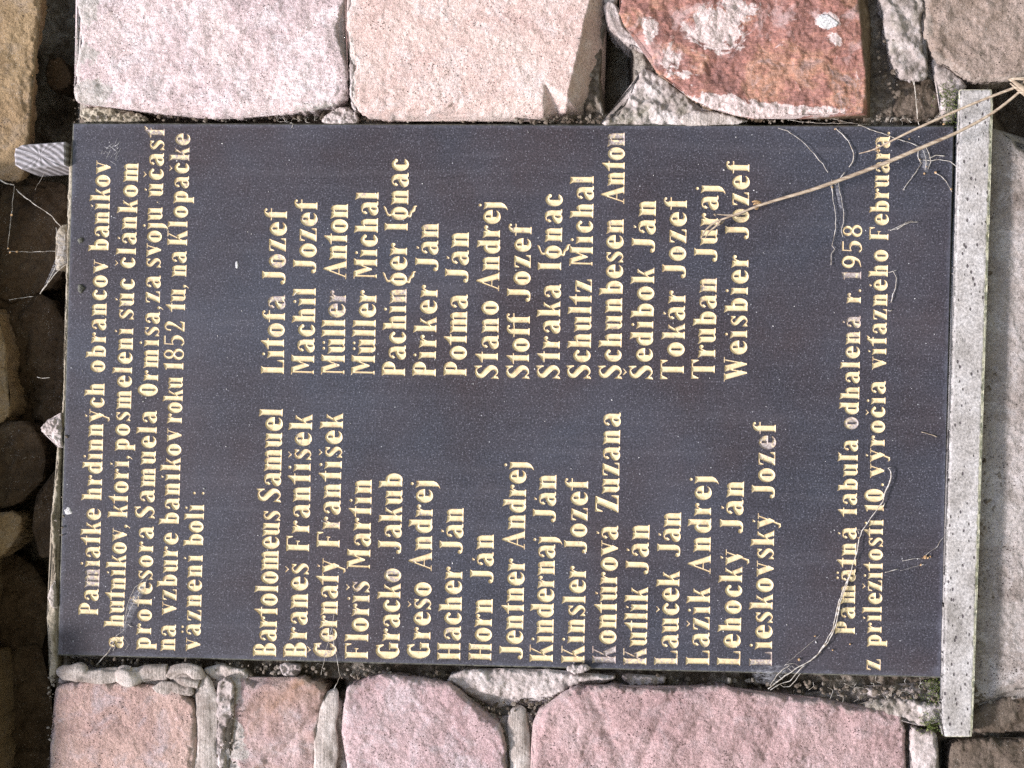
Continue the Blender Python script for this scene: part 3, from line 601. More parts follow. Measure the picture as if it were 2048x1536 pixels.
for tb in ((([(116, 1344, 0), (128, 1345, -.006), (160, 1346, -.010), (175, 1352, -.010), (205, 1352, -.009), (238, 1348, -.007)], [6, 15, 17, 12, 16, 12]), 4),
           (([(232, 1354, -.004), (246, 1352, -.009), (262, 1356, -.011), (280, 1350, -.008), (300, 1346, -.007), (335, 1345, -.006)], [8, 17, 19, 13, 14, 13]), 5),
           (([(338, 1352, -.006), (350, 1342, -.008), (372, 1338, -.008), (392, 1346, -.008), (398, 1356, -.004)], [10, 12, 13, 16, 12]), 6),
           (([(350, 1360, -.006), (372, 1362, -.008), (398, 1368, -.006)], [8, 13, 12]), 7)):
    tubes('mortar_bead', [tube(tb[0][0], [r * px for r in tb[0][1]], 28, .34, tb[1], .7, .002)], M['mortar_smooth'], wall)
mortar([(372, 1352), (400, 1340), (450, 1348), (452, 1610), (372, 1610), (380, 1480), (378, 1400)], .003, M['mortar_light'], R=10, amp=3.5, lump=24, seed=111, jag=4)
mortar([(628, 1392), (655, 1400), (684, 1396), (690, 1470), (700, 1610), (618, 1610), (630, 1480)], .006, M['mortar_light'], R=10, amp=3.5, lump=24, seed=112, jag=4)
mortar([(996, 1440), (1030, 1425), (1064, 1430), (1072, 1480), (1066, 1610), (1000, 1610), (1008, 1500)], .004, M['mortar_light'], R=10, amp=3.5, lump=24, seed=113, jag=4)
mortar([(110, 1352), (150, 1340), (250, 1345), (330, 1340), (400, 1336), (396, 1366), (300, 1374), (170, 1368), (112, 1372)], .001, M['mortar_light'], R=8, amp=3, lump=20, seed=114, jag=4)

# --- mortar bed behind everything
def bed():
    step = 4.0
    gx, gy = np.meshgrid(np.arange(-430, 2330, step), np.arange(-300, 1850, step))
    x = gx.ravel(); y = gy.ravel()
    d = np.full(len(x), .019)                              # how far behind the plaque's face, m
    def soft(poly, w_, val, dd):
        s_ = sdf_poly(np.stack([x, y], 1), poly); t = np.clip(s_ / w_ + .5, 0, 1); t = t * t * (3 - 2 * t)
        return dd * (1 - t) + val * t
    d = soft([(-450, -320), (162, -320), (158, 240), (136, 800), (116, 1340), (110, 1870), (-450, 1870)], 16, .150, d)
    d = soft([(1215, 60), (1240, 75), (1262, 110), (1262, 190), (1240, 225), (1212, 225), (1204, 160)], 14, .110, d)
    d = soft([(1985, 165), (2130, 155), (2130, 300), (2040, 290), (2005, 260), (1990, 235)], 16, .120, d)
    d = soft([(280, 222), (640, 224), (640, 246), (280, 246)], 14, .034, d); d = soft([(800, 222), (1010, 226), (1010, 246), (800, 246)], 14, .034, d); d = soft([(1500, 232), (1700, 228), (1700, 248), (1500, 248)], 14, .040, d)
    d = soft([(140, 1316), (370, 1322), (370, 1345), (140, 1340)], 12, .036, d); d = soft([(1490, 1352), (1640, 1368), (1640, 1392), (1500, 1384)], 16, .040, d)
    d = soft([(655, 1360), (690, 1360), (690, 1375), (660, 1400), (645, 1390)], 12, .065, d)
    d = soft([(1880, 1480), (1905, 1480), (1905, 1850), (1880, 1850)], 10, .06, d)
    h = .009 * fbm(x, y, 42, 5, 71, .65) + .005 * fbm(x, y, 13, 3, 75, .7) + .003 * chips(x, y, 9., 5)
    h2 = .022 * fbm(x, y, 110, 5, 81, .6)
    deep = np.clip((d - .05) / .05, 0, 1)
    Y = d - h * (1 - deep) - h2 * deep
    W = P2W(x, y, Y)
    ny, nx_ = gx.shape; F = []
    inside = sdf_poly(np.stack([x, y], 1), [(160, 262), (1895, 266), (1870, 1340), (130, 1296)]) > 0
    ins = inside.reshape(ny, nx_)
    for j in range(ny - 1):
        for i in range(nx_ - 1):
            if ins[j, i] and ins[j + 1, i + 1] and ins[j, i + 1] and ins[j + 1, i]: continue
            a = j * nx_ + i; F.append((a, a + nx_, a + nx_ + 1, a + 1))
    o = new_mesh('mortar_bed', W, F, M['mortar_bed'], True, wall)
bed()

# ------------------------------------------------------------------ lettering: a heavy serif cut by hand
SW = .235; XH = .72; HR = .028
def sd_ell(P, cx, cy, rx, ry):
    q = np.stack([(P[:, 0] - cx) / rx, (P[:, 1] - cy) / ry], 1); l = np.linalg.norm(q, axis=1)
    g = np.linalg.norm(np.stack([q[:, 0] / rx, q[:, 1] / ry], 1), axis=1) + 1e-9
    return l * (l - 1) / g
def sd_brush(P, pts):
    out = np.full(len(P), 1e9)
    for (a, b) in zip(pts[:-1], pts[1:]):
        A = np.array(a[:2]); B = np.array(b[:2]); e = B - A
        t = np.clip(((P - A) @ e) / max(e @ e, 1e-9), 0, 1)
        q = P - A - t[:, None] * e
        out = np.minimum(out, np.linalg.norm(q, axis=1) - (a[2] * (1 - t) + b[2] * t))
    return out
def spline(pts, n=8):
    pts = [np.array(p, float) for p in pts]; out = []
    for i in range(len(pts) - 1):
        p0, p1, p2, p3 = pts[max(i - 1, 0)], pts[i], pts[i + 1], pts[min(i + 2, len(pts) - 1)]
        for j in range(n):
            t = j / n
            out.append(.5 * ((2 * p1) + (-p0 + p2) * t + (2 * p0 - 5 * p1 + 4 * p2 - p3) * t * t + (-p0 + 3 * p1 - 3 * p2 + p3) * t ** 3))
    out.append(pts[-1]); return out
def p_(*a): return ('p', [(a[i], a[i + 1]) for i in range(0, len(a), 2)])
def e_(cx, cy, rx, ry): return ('e', cx, cy, rx, ry)
def b_(*pts): return ('b', spline(pts))
def l_(*pts): return ('b', list(pts))
def foot(x, w=SW, y=0): return p_(x - .05, y, x + w + .05, y, x + w + .045, y + .028, x + w, y + .09, x, y + .09, x - .045, y + .028)
def head(x, w=SW, y=1.): return p_(x - .05, y, x + w + .05, y, x + w + .045, y - .028, x + w, y - .09, x, y - .09, x - .045, y - .028)
def bar(x, y0, y1, w=SW): return p_(x, y0, x + w, y0, x + w, y1, x, y1)
def flag(x, y, w=SW): return p_(x + w, y - .12, x + w, y + .0, x + w * .45, y - .025, x - .085, y + .035, x - .05, y - .02, x, y - .13)
def lstem(x, y, w=SW, ft=True): return [bar(x, 0.03, y - .06, w), flag(x, y, w)] + ([foot(x, w)] if ft else [])
def cstem(x, w=SW): return [bar(x, .02, .98, w), foot(x, w), head(x, w)]
def arch(x):   # shoulder that springs from the stem ending at x: n, m, h
    return [p_(x + .07, .03, x + .07 + SW, .03, x + .07 + SW, .52, x + .26, .66, x + .18, .735, x + .09, .72, x - .02, .60, x - .02, .545, x + .07, .585), foot(x + .07)]
def G(ch):
    A = []; C = []; w = .6
    if ch == 'o': A = [e_(.30, .36, .305, .375)]; C = [l_((.30, .19, .042), (.30, .53, .042))]; w = .61
    elif ch in 'O0': A = [e_(.32, .50, .325, .515)]; C = [l_((.32, .22, .042), (.32, .78, .042))]; w = .64
    elif ch == 'a':
        A = [bar(.34, .04, .50), b_((.10, .53, .045), (.14, .655, .035), (.28, .70, .035), (.42, .62, .10), (.46, .48, .11)), p_(.06, .60, .10, .44, .20, .56, .16, .66), e_(.24, .185, .235, .20), b_((.36, .42, .03), (.22, .37, .035), (.10, .26, .06)), p_(.46, 0, .62, 0, .645, .05, .575, .07, .575, .16, .46, .12)]
        C = [b_((.30, .12, .025), (.29, .20, .038), (.31, .29, .022))]; w = .62
    elif ch == 'b': A = lstem(.06, 1., ft=False) + [e_(.36, .35, .265, .365), p_(.06, 0, .30, 0, .30, .2, .06, .2)]; C = [l_((.325, .19, .038), (.325, .52, .038))]; w = .63
    elif ch == 'd': A = [e_(.26, .35, .265, .365), bar(.34, .03, .94), flag(.34, 1.), p_(.40, 0, .63, 0, .625, .03, .575, .09, .40, .12)]; C = [l_((.30, .19, .038), (.30, .52, .038))]; w = .62
    elif ch == 'p': A = [e_(.36, .36, .265, .365), bar(.06, -.24, .66), flag(.06, XH), foot(.06, SW, -.30)]; C = [l_((.325, .20, .038), (.325, .53, .038))]; w = .63
    elif ch == 'c': A = [e_(.29, .36, .29, .375)]; C = [l_((.33, .20, .045), (.33, .53, .045)), p_(.33, .50, .33, .20, .70, .14, .70, .56)]; A2 = [e_(.46, .55, .075, .085)]; w = .53; return A, C, w, A2
    elif ch == 'e': A = [e_(.30, .36, .305, .375)]; C = [l_((.315, .47, .035), (.315, .58, .045)), p_(.30, .335, .80, .335, .80, .10, .52, .155, .40, .12, .30, .18)]; w = .58; return A, C, w, [b_((.36, .04, .035), (.46, .07, .04), (.56, .16, .022))]
    elif ch == 'f': A = [bar(.10, .03, .80), foot(.10), b_((.21, .74, .11), (.22, .86, .085), (.32, .965, .035), (.42, .96, .04)), e_(.44, .92, .055, .06), p_(-.03, .66, .50, .66, .50, .72, -.03, .72)]; w = .46
    elif ch == 'g': A = [e_(.30, .36, .29, .375), b_((.24, .70, .045), (.22, .84, .045), (.36, .92, .03), (.50, .98, .045), (.58, 1.03, .02)), b_((.20, .02, .05), (.20, -.09, .055), (.36, -.13, .05), (.46, -.24, .07), (.60, -.28, .045), (.64, -.38, .015))]; C = [l_((.30, .19, .040), (.30, .53, .040))]; w = .61
    elif ch in 'hn': A = lstem(.05, 1. if ch == 'h' else XH) + arch(.05 + SW); w = .66
    elif ch == 'm': A = lstem(.05, XH) + arch(.05 + SW) + arch(.05 + SW * 2 + .07); w = .97
    elif ch in 'iı': A = lstem(.05, XH) + ([e_(.16, .90, .062, .065)] if ch == 'i' else []); w = .35
    elif ch == 'j': A = [bar(.05, .02, .66), flag(.05, XH), p_(.05, .04, .285, .04, .285, -.02, .22, -.16, .08, -.27, -.06, -.33, .04, -.20), e_(.16, .90, .062, .065)]; w = .35
    elif ch == 'l': A = lstem(.05, 1.); w = .36
    elif ch == 'k': A = lstem(.05, 1.) + [p_(.27, .28, .46, .66, .53, .72, .60, .70, .40, .36, .27, .20), p_(.32, .38, .48, .45, .64, .05, .70, 0, .42, 0, .44, .05), p_(.44, .68, .64, .68, .62, .72, .46, .72)]; w = .66
    elif ch == 'r': A = lstem(.05, XH) + [b_((.26, .42, .035), (.34, .60, .035), (.44, .65, .05)), e_(.46, .60, .075, .09)]; w = .52
    elif ch == 's': A = [b_((.42, .56, .03), (.30, .70, .03), (.13, .63, .055), (.15, .50, .085), (.30, .37, .10), (.40, .24, .095), (.38, .10, .06), (.24, .02, .028), (.08, .14, .03)), p_(.36, .70, .47, .74, .46, .50, .40, .56), p_(.02, .24, .02, -.02, .12, .02, .10, .16)]; w = .50
    elif ch == 't': A = [bar(.10, .06, .72), foot(.10), p_(-.05, .66, .43, .66, .43, .71, .335, .72, .335, 1.0, .29, .99, .17, .84, .04, .74, -.05, .70)]; w = .42
    elif ch == 'u': A = [bar(.04, .14, .66), flag(.04, XH), b_((.155, .20, .115), (.18, .09, .085), (.28, .035, .038), (.38, .10, .03)), bar(.37, .03, .66), flag(.37, XH), p_(.42, 0, .66, 0, .655, .03, .605, .09, .42, .10)]; w = .66
    elif ch == 'v': A = [p_(.02, .68, .28, .68, .46, .22, .34, 0, .28, 0), p_(.30, .02, .36, .0, .56, .68, .50, .68), p_(-.03, .68, .33, .68, .33, .72, -.03, .72), p_(.40, .68, .66, .68, .66, .72, .40, .72)]; w = .62
    elif ch == 'y': A = [p_(.02, .68, .28, .68, .46, .22, .36, -.02, .30, .0), p_(.14, -.27, .22, -.30, .56, .68, .50, .68), p_(-.03, .68, .33, .68, .33, .72, -.03, .72), p_(.40, .68, .66, .68, .66, .72, .40, .72), p_(.00, -.20, .10, -.31, .24, -.27, .24, -.22)]; w = .62
    elif ch == 'z': A = [p_(.04, .67, .54, .67, .54, .72, .04, .72), p_(.28, .70, .54, .70, .28, .02, .00, .02), p_(.0, 0, .55, 0, .55, .05, .0, .05), p_(.02, .72, .02, .50, .06, .50, .14, .70), p_(.57, 0, .57, .22, .53, .22, .44, .03)]; w = .57
    elif ch == 'P': A = cstem(.06) + [p_(.2, .97, .36, 1.0, .36, .42, .2, .42), e_(.36, .71, .27, .29)]; C = [l_((.335, .55, .038), (.335, .88, .038))]; w = .64
    elif ch == 'B': A = cstem(.06) + [e_(.36, .75, .25, .25), e_(.38, .27, .28, .27), p_(.2, 1., .36, 1., .36, 0, .2, 0)]; C = [l_((.335, .63, .035), (.335, .88, .035)), l_((.335, .14, .035), (.335, .42, .035))]; w = .68
    elif ch == 'F': A = cstem(.06) + [p_(.2, .94, .66, .94, .66, 1., .2, 1.), p_(.68, 1.02, .68, .72, .64, .72, .56, .95), p_(.2, .49, .46, .49, .46, .54, .2, .54), p_(.48, .62, .48, .40, .44, .42, .40, .51)]; w = .70
    elif ch == 'L': A = cstem(.06) + [p_(.2, 0, .60, 0, .60, .055, .2, .055), p_(.64, -.0, .62, .30, .58, .30, .50, .03)]; w = .66
    elif ch == 'T': A = [bar(.30, .02, .98), foot(.30), p_(.03, .94, .80, .94, .80, 1., .03, 1.), p_(.0, 1.03, .01, .70, .05, .70, .18, .96), p_(.83, 1.03, .82, .70, .78, .70, .65, .96)]; w = .84
    elif ch == 'I': A = cstem(.06); w = .36
    elif ch == 'H': A = cstem(.06) + cstem(.48) + [p_(.2, .47, .6, .47, .6, .53, .2, .53)]; w = .78
    elif ch == 'K': A = cstem(.06) + [p_(.28, .32, .56, .98, .64, .98, .28, .22), p_(.34, .46, .52, .56, .76, .04, .80, 0, .48, 0, .50, .04), p_(.46, .96, .76, .96, .76, 1., .46, 1.)]; w = .80
    elif ch == 'M': A = [bar(.10, .02, .98, .075), foot(.10, .075), p_(.02, 1., .34, 1., .52, .42, .42, .22, .40, .22, .14, .96, .02, .96), p_(.40, .22, .46, .22, .72, .98, .66, .98), bar(.60, .02, .98), foot(.60), p_(.62, 1., .89, 1., .885, .97, .835, .91, .62, .9)]; w = .90
    elif ch == 'A': A = [p_(.02, .02, .08, .02, .40, .92, .36, 1.0), p_(.36, 1.02, .42, .98, .74, .02, .48, .02, .30, .76), p_(.16, .30, .54, .30, .54, .35, .18, .35), p_(-.06, 0, .20, 0, .18, .04, -.04, .04), p_(.40, 0, .80, 0, .78, .04, .42, .04)]; w = .76
    elif ch == 'W': A = [p_(.04, .97, .28, .97, .46, .26, .36, .0, .32, .0), p_(.33, .0, .39, .0, .56, .97, .50, .97), p_(.40, .97, .66, .97, .84, .26, .74, 0, .70, 0), p_(.71, 0, .77, 0, .94, .97, .88, .97), p_(-.03, .96, .34, .96, .34, 1., -.03, 1.), p_(.80, .96, 1.04, .96, 1.04, 1., .80, 1.)]; w = 1.02
    elif ch == 'J': A = [bar(.36, .22, .98), head(.36), b_((.475, .26, .117), (.45, .12, .10), (.32, .035, .045), (.16, .05, .045)), e_(.15, .12, .085, .085)]; w = .66
    elif ch == 'G': A = [e_(.34, .50, .34, .51)]; C = [l_((.37, .20, .045), (.37, .80, .045)), p_(.40, .45, .80, .45, .80, .78, .40, .86), p_(.37, .12, .46, .12, .46, .5, .37, .5)]; w = .74; return A, C, w, [bar(.46, .06, .44, .22), p_(.40, .44, .73, .44, .73, .40, .40, .40), p_(.58, 1.02, .64, .68, .58, .68, .42, .92, .5, .97)]
    elif ch == 'C': A = [e_(.34, .50, .34, .51)]; C = [l_((.38, .20, .05), (.38, .80, .05)), p_(.40, .30, .80, .22, .80, .78, .40, .72)]; w = .66; return A, C, w, [p_(.60, 1.0, .65, .66, .59, .66, .44, .92, .5, .97), p_(.44, .08, .60, .30, .65, .30, .58, .12, .48, .02)]
    elif ch == 'S': A = [b_((.54, .80, .03), (.40, .955, .035), (.18, .88, .075), (.16, .70, .105), (.34, .52, .12), (.50, .33, .115), (.48, .13, .08), (.30, .03, .038), (.10, .18, .03)), p_(.48, .97, .58, 1.05, .60, .70, .54, .70), p_(.04, .32, .02, -.05, .14, .02, .12, .2)]; w = .66
    elif ch == 'Z': A = [p_(.06, .93, .70, .93, .70, 1., .06, 1.), p_(.40, .98, .70, .98, .32, .02, .00, .02), p_(.0, 0, .70, 0, .70, .07, .0, .07), p_(.03, 1.02, .02, .68, .06, .68, .18, .96), p_(.73, -.02, .74, .32, .70, .32, .56, .04)]; w = .74
    elif ch == '1': A = [bar(.08, .02, .92), foot(.08), p_(.315, .86, .315, 1.02, .20, .96, .0, .88, .0, .84, .08, .84)]; w = .36
    elif ch == '8': A = [e_(.26, .75, .225, .255), e_(.27, .27, .27, .28)]; C = [e_(.26, .77, .105, .165), e_(.27, .25, .13, .185)]; w = .54
    elif ch == '5': A = [p_(.08, .95, .50, .95, .48, 1.03, .08, 1.03), l_((.10, .96, .022), (.08, .56, .022)), b_((.08, .56, .02), (.22, .62, .04), (.38, .54, .08), (.42, .34, .10), (.34, .12, .07), (.16, .02, .03), (.05, .12, .045))]; w = .54
    elif ch == '2': A = [b_((.08, .72, .045), (.12, .92, .035), (.30, .97, .05), (.40, .80, .095), (.32, .50, .06), (.06, .05, .03)), p_(.02, 0, .48, 0, .52, .24, .47, .24, .40, .13, .06, .13)]; w = .54
    elif ch == '9': A = [e_(.27, .68, .27, .33), b_((.43, .70, .10), (.44, .45, .085), (.34, .15, .05), (.08, .02, .02))]; C = [e_(.26, .69, .11, .225)]; w = .56
    elif ch == ',': A = [e_(.08, .06, .075, .075), p_(.155, .06, .10, -.06, .0, -.18, -.02, -.15, .05, -.05, .05, .0)]; w = .20
    elif ch == '.': A = [e_(.08, .06, .07, .07)]; w = .20
    elif ch == ':': A = [e_(.08, .06, .065, .065), e_(.08, .50, .065, .065)]; w = .22
    elif ch == '·': A = [e_(.08, .25, .03, .03)]; w = .12
    return A, C, w, []
ACC = {'á': ('a', 'acute'), 'í': ('ı', 'acute'), 'ú': ('u', 'acute'), 'ý': ('y', 'acute'), 'ó': ('o', 'acute'), 'é': ('e', 'acute'), 'ä': ('a', 'dia'), 'ü': ('u', 'dia'),
       'č': ('c', 'caron'), 'š': ('s', 'caron'), 'ž': ('z', 'caron'), 'Č': ('C', 'CARON'), 'Š': ('S', 'CARON'), 'ľ': ('l', 'tick'), 'ť': ('t', 'tick')}
def prims(ch):
    base, acc = ACC.get(ch, (ch, None)); A, C, w, A2 = G(base); c_ = w / 2 if base != 'ı' else .17
    if acc == 'acute': A2 = A2 + [p_(c_ - .05, .84, c_ + .0, .82, c_ + .08, .955, c_ + .0, .93, c_ - .04, .96)]
    if acc == 'dia': A2 = A2 + [e_(c_ - .12, .92, .06, .06), e_(c_ + .13, .92, .06, .06)]
    if acc == 'caron': A2 = A2 + [p_(c_ - .02, .84, c_ + .13, .99, c_ + .10, 1.0, c_, .915, c_ - .10, 1.0, c_ - .16, 1.0)]
    if acc == 'CARON': A2 = A2 + [p_(c_ - .02, 1.10, c_ + .15, 1.26, c_ + .11, 1.27, c_, 1.18, c_ - .11, 1.27, c_ - .17, 1.27)]
    if acc == 'tick': A2 = A2 + [p_(w - .04, .82, w + .08, .98, w + .04, 1.02, w - .02, .96, w - .08, 1.0, w - .10, .96)]
    return A, C, w, A2
def field(ch, P):
    def ev(s_):
        if s_[0] == 'p': return -sdf_poly(P, s_[1])
        if s_[0] == 'e': return sd_ell(P, *s_[1:])
        return sd_brush(P, s_[1])
    A, C, w, A2 = prims(ch)
    f = np.full(len(P), 1e3)
    for s_ in A: f = np.minimum(f, ev(s_))
    for s_ in C: f = np.maximum(f, -ev(s_))
    for s_ in A2: f = np.minimum(f, ev(s_))
    return f, w
def contours(F_, xs, ys):
    """marching squares of F_<0, returns closed loops with the inside on the left"""
    ny, nx_ = F_.shape; nxt = {}; pos = {}
    def pt(e):
        if e in pos: return
        if e[0] == 'h': j, i = e[1], e[2]; a, b = F_[j, i], F_[j, i + 1]; t = a / (a - b); pos[e] = (xs[i] + t * (xs[1] - xs[0]), ys[j])
        else: j, i = e[1], e[2]; a, b = F_[j, i], F_[j + 1, i]; t = a / (a - b); pos[e] = (xs[i], ys[j] + t * (ys[1] - ys[0]))
    neg = F_ < 0
    for j, i in zip(*np.nonzero((neg[:-1, :-1] != neg[1:, :-1]) | (neg[:-1, :-1] != neg[:-1, 1:]) | (neg[:-1, :-1] != neg[1:, 1:]))):
        c = neg[j, i] | neg[j, i + 1] << 1 | neg[j + 1, i + 1] << 2 | neg[j + 1, i] << 3
        B, R_, T, L_ = ('h', j, i), ('v', j, i + 1), ('h', j + 1, i), ('v', j, i)
        segs = {1: [(B, L_)], 2: [(R_, B)], 3: [(R_, L_)], 4: [(T, R_)], 5: [(B, L_), (T, R_)], 6: [(T, B)], 7: [(T, L_)], 8: [(L_, T)], 9: [(B, T)], 10: [(L_, T), (R_, B)], 11: [(R_, T)], 12: [(L_, R_)], 13: [(B, R_)], 14: [(L_, B)]}[int(c)]
        for a, b in segs: nxt[a] = b; pt(a); pt(b)
    loops = []
    while nxt:
        s_ = next(iter(nxt)); lp = []; e = s_
        while e in nxt: lp.append(pos[e]); e = nxt.pop(e)
        if len(lp) > 5: loops.append(np.array(lp))
    return loops
def simplify(lp, tol=.0035):
    def dp(a, b):
        if b <= a + 1: return []
        p, q = lp[a % n], lp[b % n]; e = q - p; l = np.hypot(*e) + 1e-12
        ii = np.arange(a + 1, b); w_ = lp[ii % n] - p; dd = np.abs(w_[:, 0] * e[1] - w_[:, 1] * e[0]) / l
        if l < 1e-9: dd = np.hypot(w_[:, 0], w_[:, 1])
        m = int(np.argmax(dd))
        if dd[m] < tol: return []
        m = ii[m]; return dp(a, m) + [m] + dp(m, b)
    n = len(lp); k_ = int(np.argmax(((lp - lp[0]) ** 2).sum(1)))
    idx = [0] + dp(0, k_) + [k_] + dp(k_, n)
    return lp[np.array(idx) % n]
GC = {}
DEPTH = .050
def glyph(ch):
    if ch in GC: return GC[ch]
    xs = np.arange(-.16, 1.20, .016); ys = np.arange(-.46, 1.36, .016)
    gx, gy = np.meshgrid(xs, ys); P = np.stack([gx.ravel(), gy.ravel()], 1)
    f, w_ = field(ch, P); F_ = f.reshape(gx.shape) + 1e-7
    lps = [simplify(l) if len(l) > 24 else l for l in contours(F_, xs, ys)]; lps = [l for l in lps if len(l) > 3]
    if not lps: raise RuntimeError('glyph ' + ch + ' %f' % f.min())
    allc = np.concatenate([resample(l, .02) for l in lps])
    g2x, g2y = np.meshgrid(np.arange(-.16, 1.2, .034), np.arange(-.46, 1.36, .034))
    Q = np.stack([g2x.ravel(), g2y.ravel()], 1); fq, _ = field(ch, Q); Q = Q[fq < -.014]
    pts = []; faces = []; hole = []
    for l in lps:
        b = len(pts); pts += [Vector(p) for p in l.tolist()]; faces.append(list(range(b, b + len(l))))
        if np.sum(l[:, 0] * np.roll(l[:, 1], -1) - np.roll(l[:, 0], -1) * l[:, 1]) < 0: faces[-1].reverse()
        a = np.sum(l[:, 0] * np.roll(l[:, 1], -1) - np.roll(l[:, 0], -1) * l[:, 1]); hole.append(a < 0)
    pts += [Vector(p) for p in Q.tolist()]
    r = delaunay_2d_cdt(pts, [], faces, 1, 1e-7, True)
    V = np.array([tuple(v) for v in r[0]]); FF = []
    for f_, og in zip(r[2], r[5]):
        if any(hole[o] for o in og) or not og: continue
        FF.append(tuple(f_))
    d = np.full(len(V), 9.)
    for i in range(0, len(allc), 64): d = np.minimum(d, np.sqrt(((V[:, None] - allc[None, i:i + 64]) ** 2).sum(2)).min(1))
    isb = np.zeros(len(V), bool)
    ff, _ = field(ch, V); isb = ff > -.006; d[isb] = 0
    z = np.minimum(d * 1.15, DEPTH) + np.clip((d - .07) * .25, 0, 1)
    GC[ch] = dict(loops=lps, hole=hole, V=V, F=FF, z=z, d=d, w=w_)
    return GC[ch]

# line: ((x,y) baseline start, (x,y) baseline end) in the photo, cap height px, words (text, y start, y end)
LINES = [
 ((196, 1231), (221.5, 322), 39.5, [('Pamiatke', 1231, 1018), ('hrdinných', 1001, 766), ('obrancov', 745, 522), ('baníkov', 503, 323)]),
 ((246, 1297), (277, 325), 39.5, [('a', 1297, 1277), ('hutníkov,', 1255, 1048), ('ktorí,', 1036, 910), ('posmelení', 902, 656), ('súc', 640, 558), ('článkom', 537, 325)]),
 ((301, 1300), (329, 256), 39.5, [('profesora', 1300, 1054), ('Samuela', 1038, 822), ('Ormisa,', 793, 611), ('za', 606, 552), ('svoju', 536, 415), ('·', 408, 402), ('účasť', 394, 257)]),
 ((350, 1302), (380, 268), 39.5, [('na', 1302, 1250), ('vzbure', 1230, 1067), ('baníkov', 1050, 859), ('roku', 847, 754), ('1852', 741, 642), ('tu,', 623, 568), ('na', 554, 503), ('Klopačke', 492, 268)]),
 ((400, 1302), (408.5, 985), 39.5, [('väznení', 1302, 1110), ('boli', 1093, 1009), (':', 990, 978)]),
 ((552, 1314), (565.5, 817), 46, [('Bartolomeus', 1314, 1022), ('Samuel', 1006, 817)]),
 ((612.5, 1316), (624, 829), 46, [('Braneš', 1316, 1127), ('František', 1104, 830)]),
 ((672, 1316), (686, 827), 46, [('Černatý', 1316, 1119), ('František', 1096, 827)]),
 ((735.5, 1319), (744, 958), 46, [('Floriš', 1319, 1163), ('Martin', 1140, 958)]),
 ((798, 1319), (805, 947), 46, [('Gracko', 1319, 1137), ('Jakub', 1111, 947)]),
 ((859.5, 1318), (866, 958), 46, [('Grešo', 1318, 1165), ('Andrej', 1140, 959)]),
 ((920.5, 1321), (927, 1015), 46, [('Hacher', 1321, 1135), ('Ján', 1111, 1015)]),
 ((982, 1322), (988, 1068), 46, [('Horn', 1322, 1197), ('Ján', 1170, 1068)]),
 ((1045, 1322), (1053, 922), 46, [('Jentner', 1322, 1118), ('Andrej', 1097, 922)]),
 ((1105, 1325), (1113, 949), 46, [('Kindernaj', 1325, 1071), ('Ján', 1048, 949)]),
 ((1168, 1327), (1176, 959), 46, [('Kinsler', 1327, 1133), ('Jozef', 1110, 959)]),
 ((1231, 1328), (1241, 826), 46, [('Kontúrová', 1328, 1052), ('Zuzana', 1025, 826)]),
 ((1292, 1331), (1299, 1049), 46, [('Kutlík', 1331, 1175), ('Ján', 1152, 1049)]),
 ((1355, 1331), (1362, 1024), 46, [('Lauček', 1331, 1143), ('Ján', 1117, 1024)]),
 ((1418, 1331), (1423, 949), 46, [('Lažik', 1331, 1176), ('Andrej', 1146, 950)]),
 ((1480, 1332), (1487.5, 962), 46, [('Lehocký', 1332, 1101), ('Ján', 1070, 962)]),
 ((1543, 1333), (1552, 846), 46, [('Lieskovský', 1333, 1029), ('Jozef', 1000, 846)]),
 ((567, 749), (573.5, 419), 46, [('Litofa', 749, 591), ('Jozef', 572, 419)]),
 ((627, 751), (635, 400), 46, [('Machil', 751, 575), ('Jozef', 550, 401)]),
 ((688, 751), (696, 407), 46, [('Müller', 751, 582), ('Anton', 556, 407)]),
 ((749, 752), (757, 383), 46, [('Müller', 752, 582), ('Michal', 559, 383)]),
 ((810, 753), (817.5, 318), 46, [('Pachinger', 753, 487), ('Ignac', 462, 318)]),
 ((871, 754), (877.5, 446), 46, [('Pirker', 754, 571), ('Ján', 546, 446)]),
 ((932, 753), (938, 464), 46, [('Potma', 753, 590), ('Ján', 569, 464)]),
 ((995, 759), (1001, 401), 46, [('Stano', 759, 602), ('Andrej', 580, 402)]),
 ((1057, 759), (1062.5, 450), 46, [('Stoff', 759, 629), ('Jozef', 607, 450)]),
 ((1118, 759), (1125, 389), 46, [('Straka', 759, 569), ('Ignac', 541, 389)]),
 ((1180, 759), (1187.5, 351), 46, [('Schultz', 759, 559), ('Michal', 534, 351)]),
 ((1242, 759), (1250, 264), 46, [('Schunbesen', 759, 437), ('Anton', 406, 264)]),
 ((1304, 760), (1311.5, 400), 46, [('Šedibok', 760, 537), ('Ján', 509, 400)]),
 ((1367.5, 759), (1373.5, 397), 46, [('Tokár', 759, 582), ('Jozef', 560, 397)]),
 ((1429.5, 758), (1437, 369), 46, [('Truban', 758, 555), ('Juraj', 527, 369)]),
 ((1493, 762), (1499, 325), 46, [('Weisbier', 762, 511), ('Jozef', 482, 325)]),
 ((1709, 1269), (1724, 450), 38.5, [('Pamätná', 1269, 1055), ('tabuľa', 1032, 880), ('odhalená', 859, 632), ('r.', 607, 577), ('1958', 560, 450)]),
 ((1761, 1341), (1780, 262), 38.5, [('z', 1341, 1315), ('príležitosti', 1294, 1039), ('10.', 1024, 965), ('výročia', 955, 763), ('víťazného', 739, 500), ('Februára.', 481, 262)]),
]
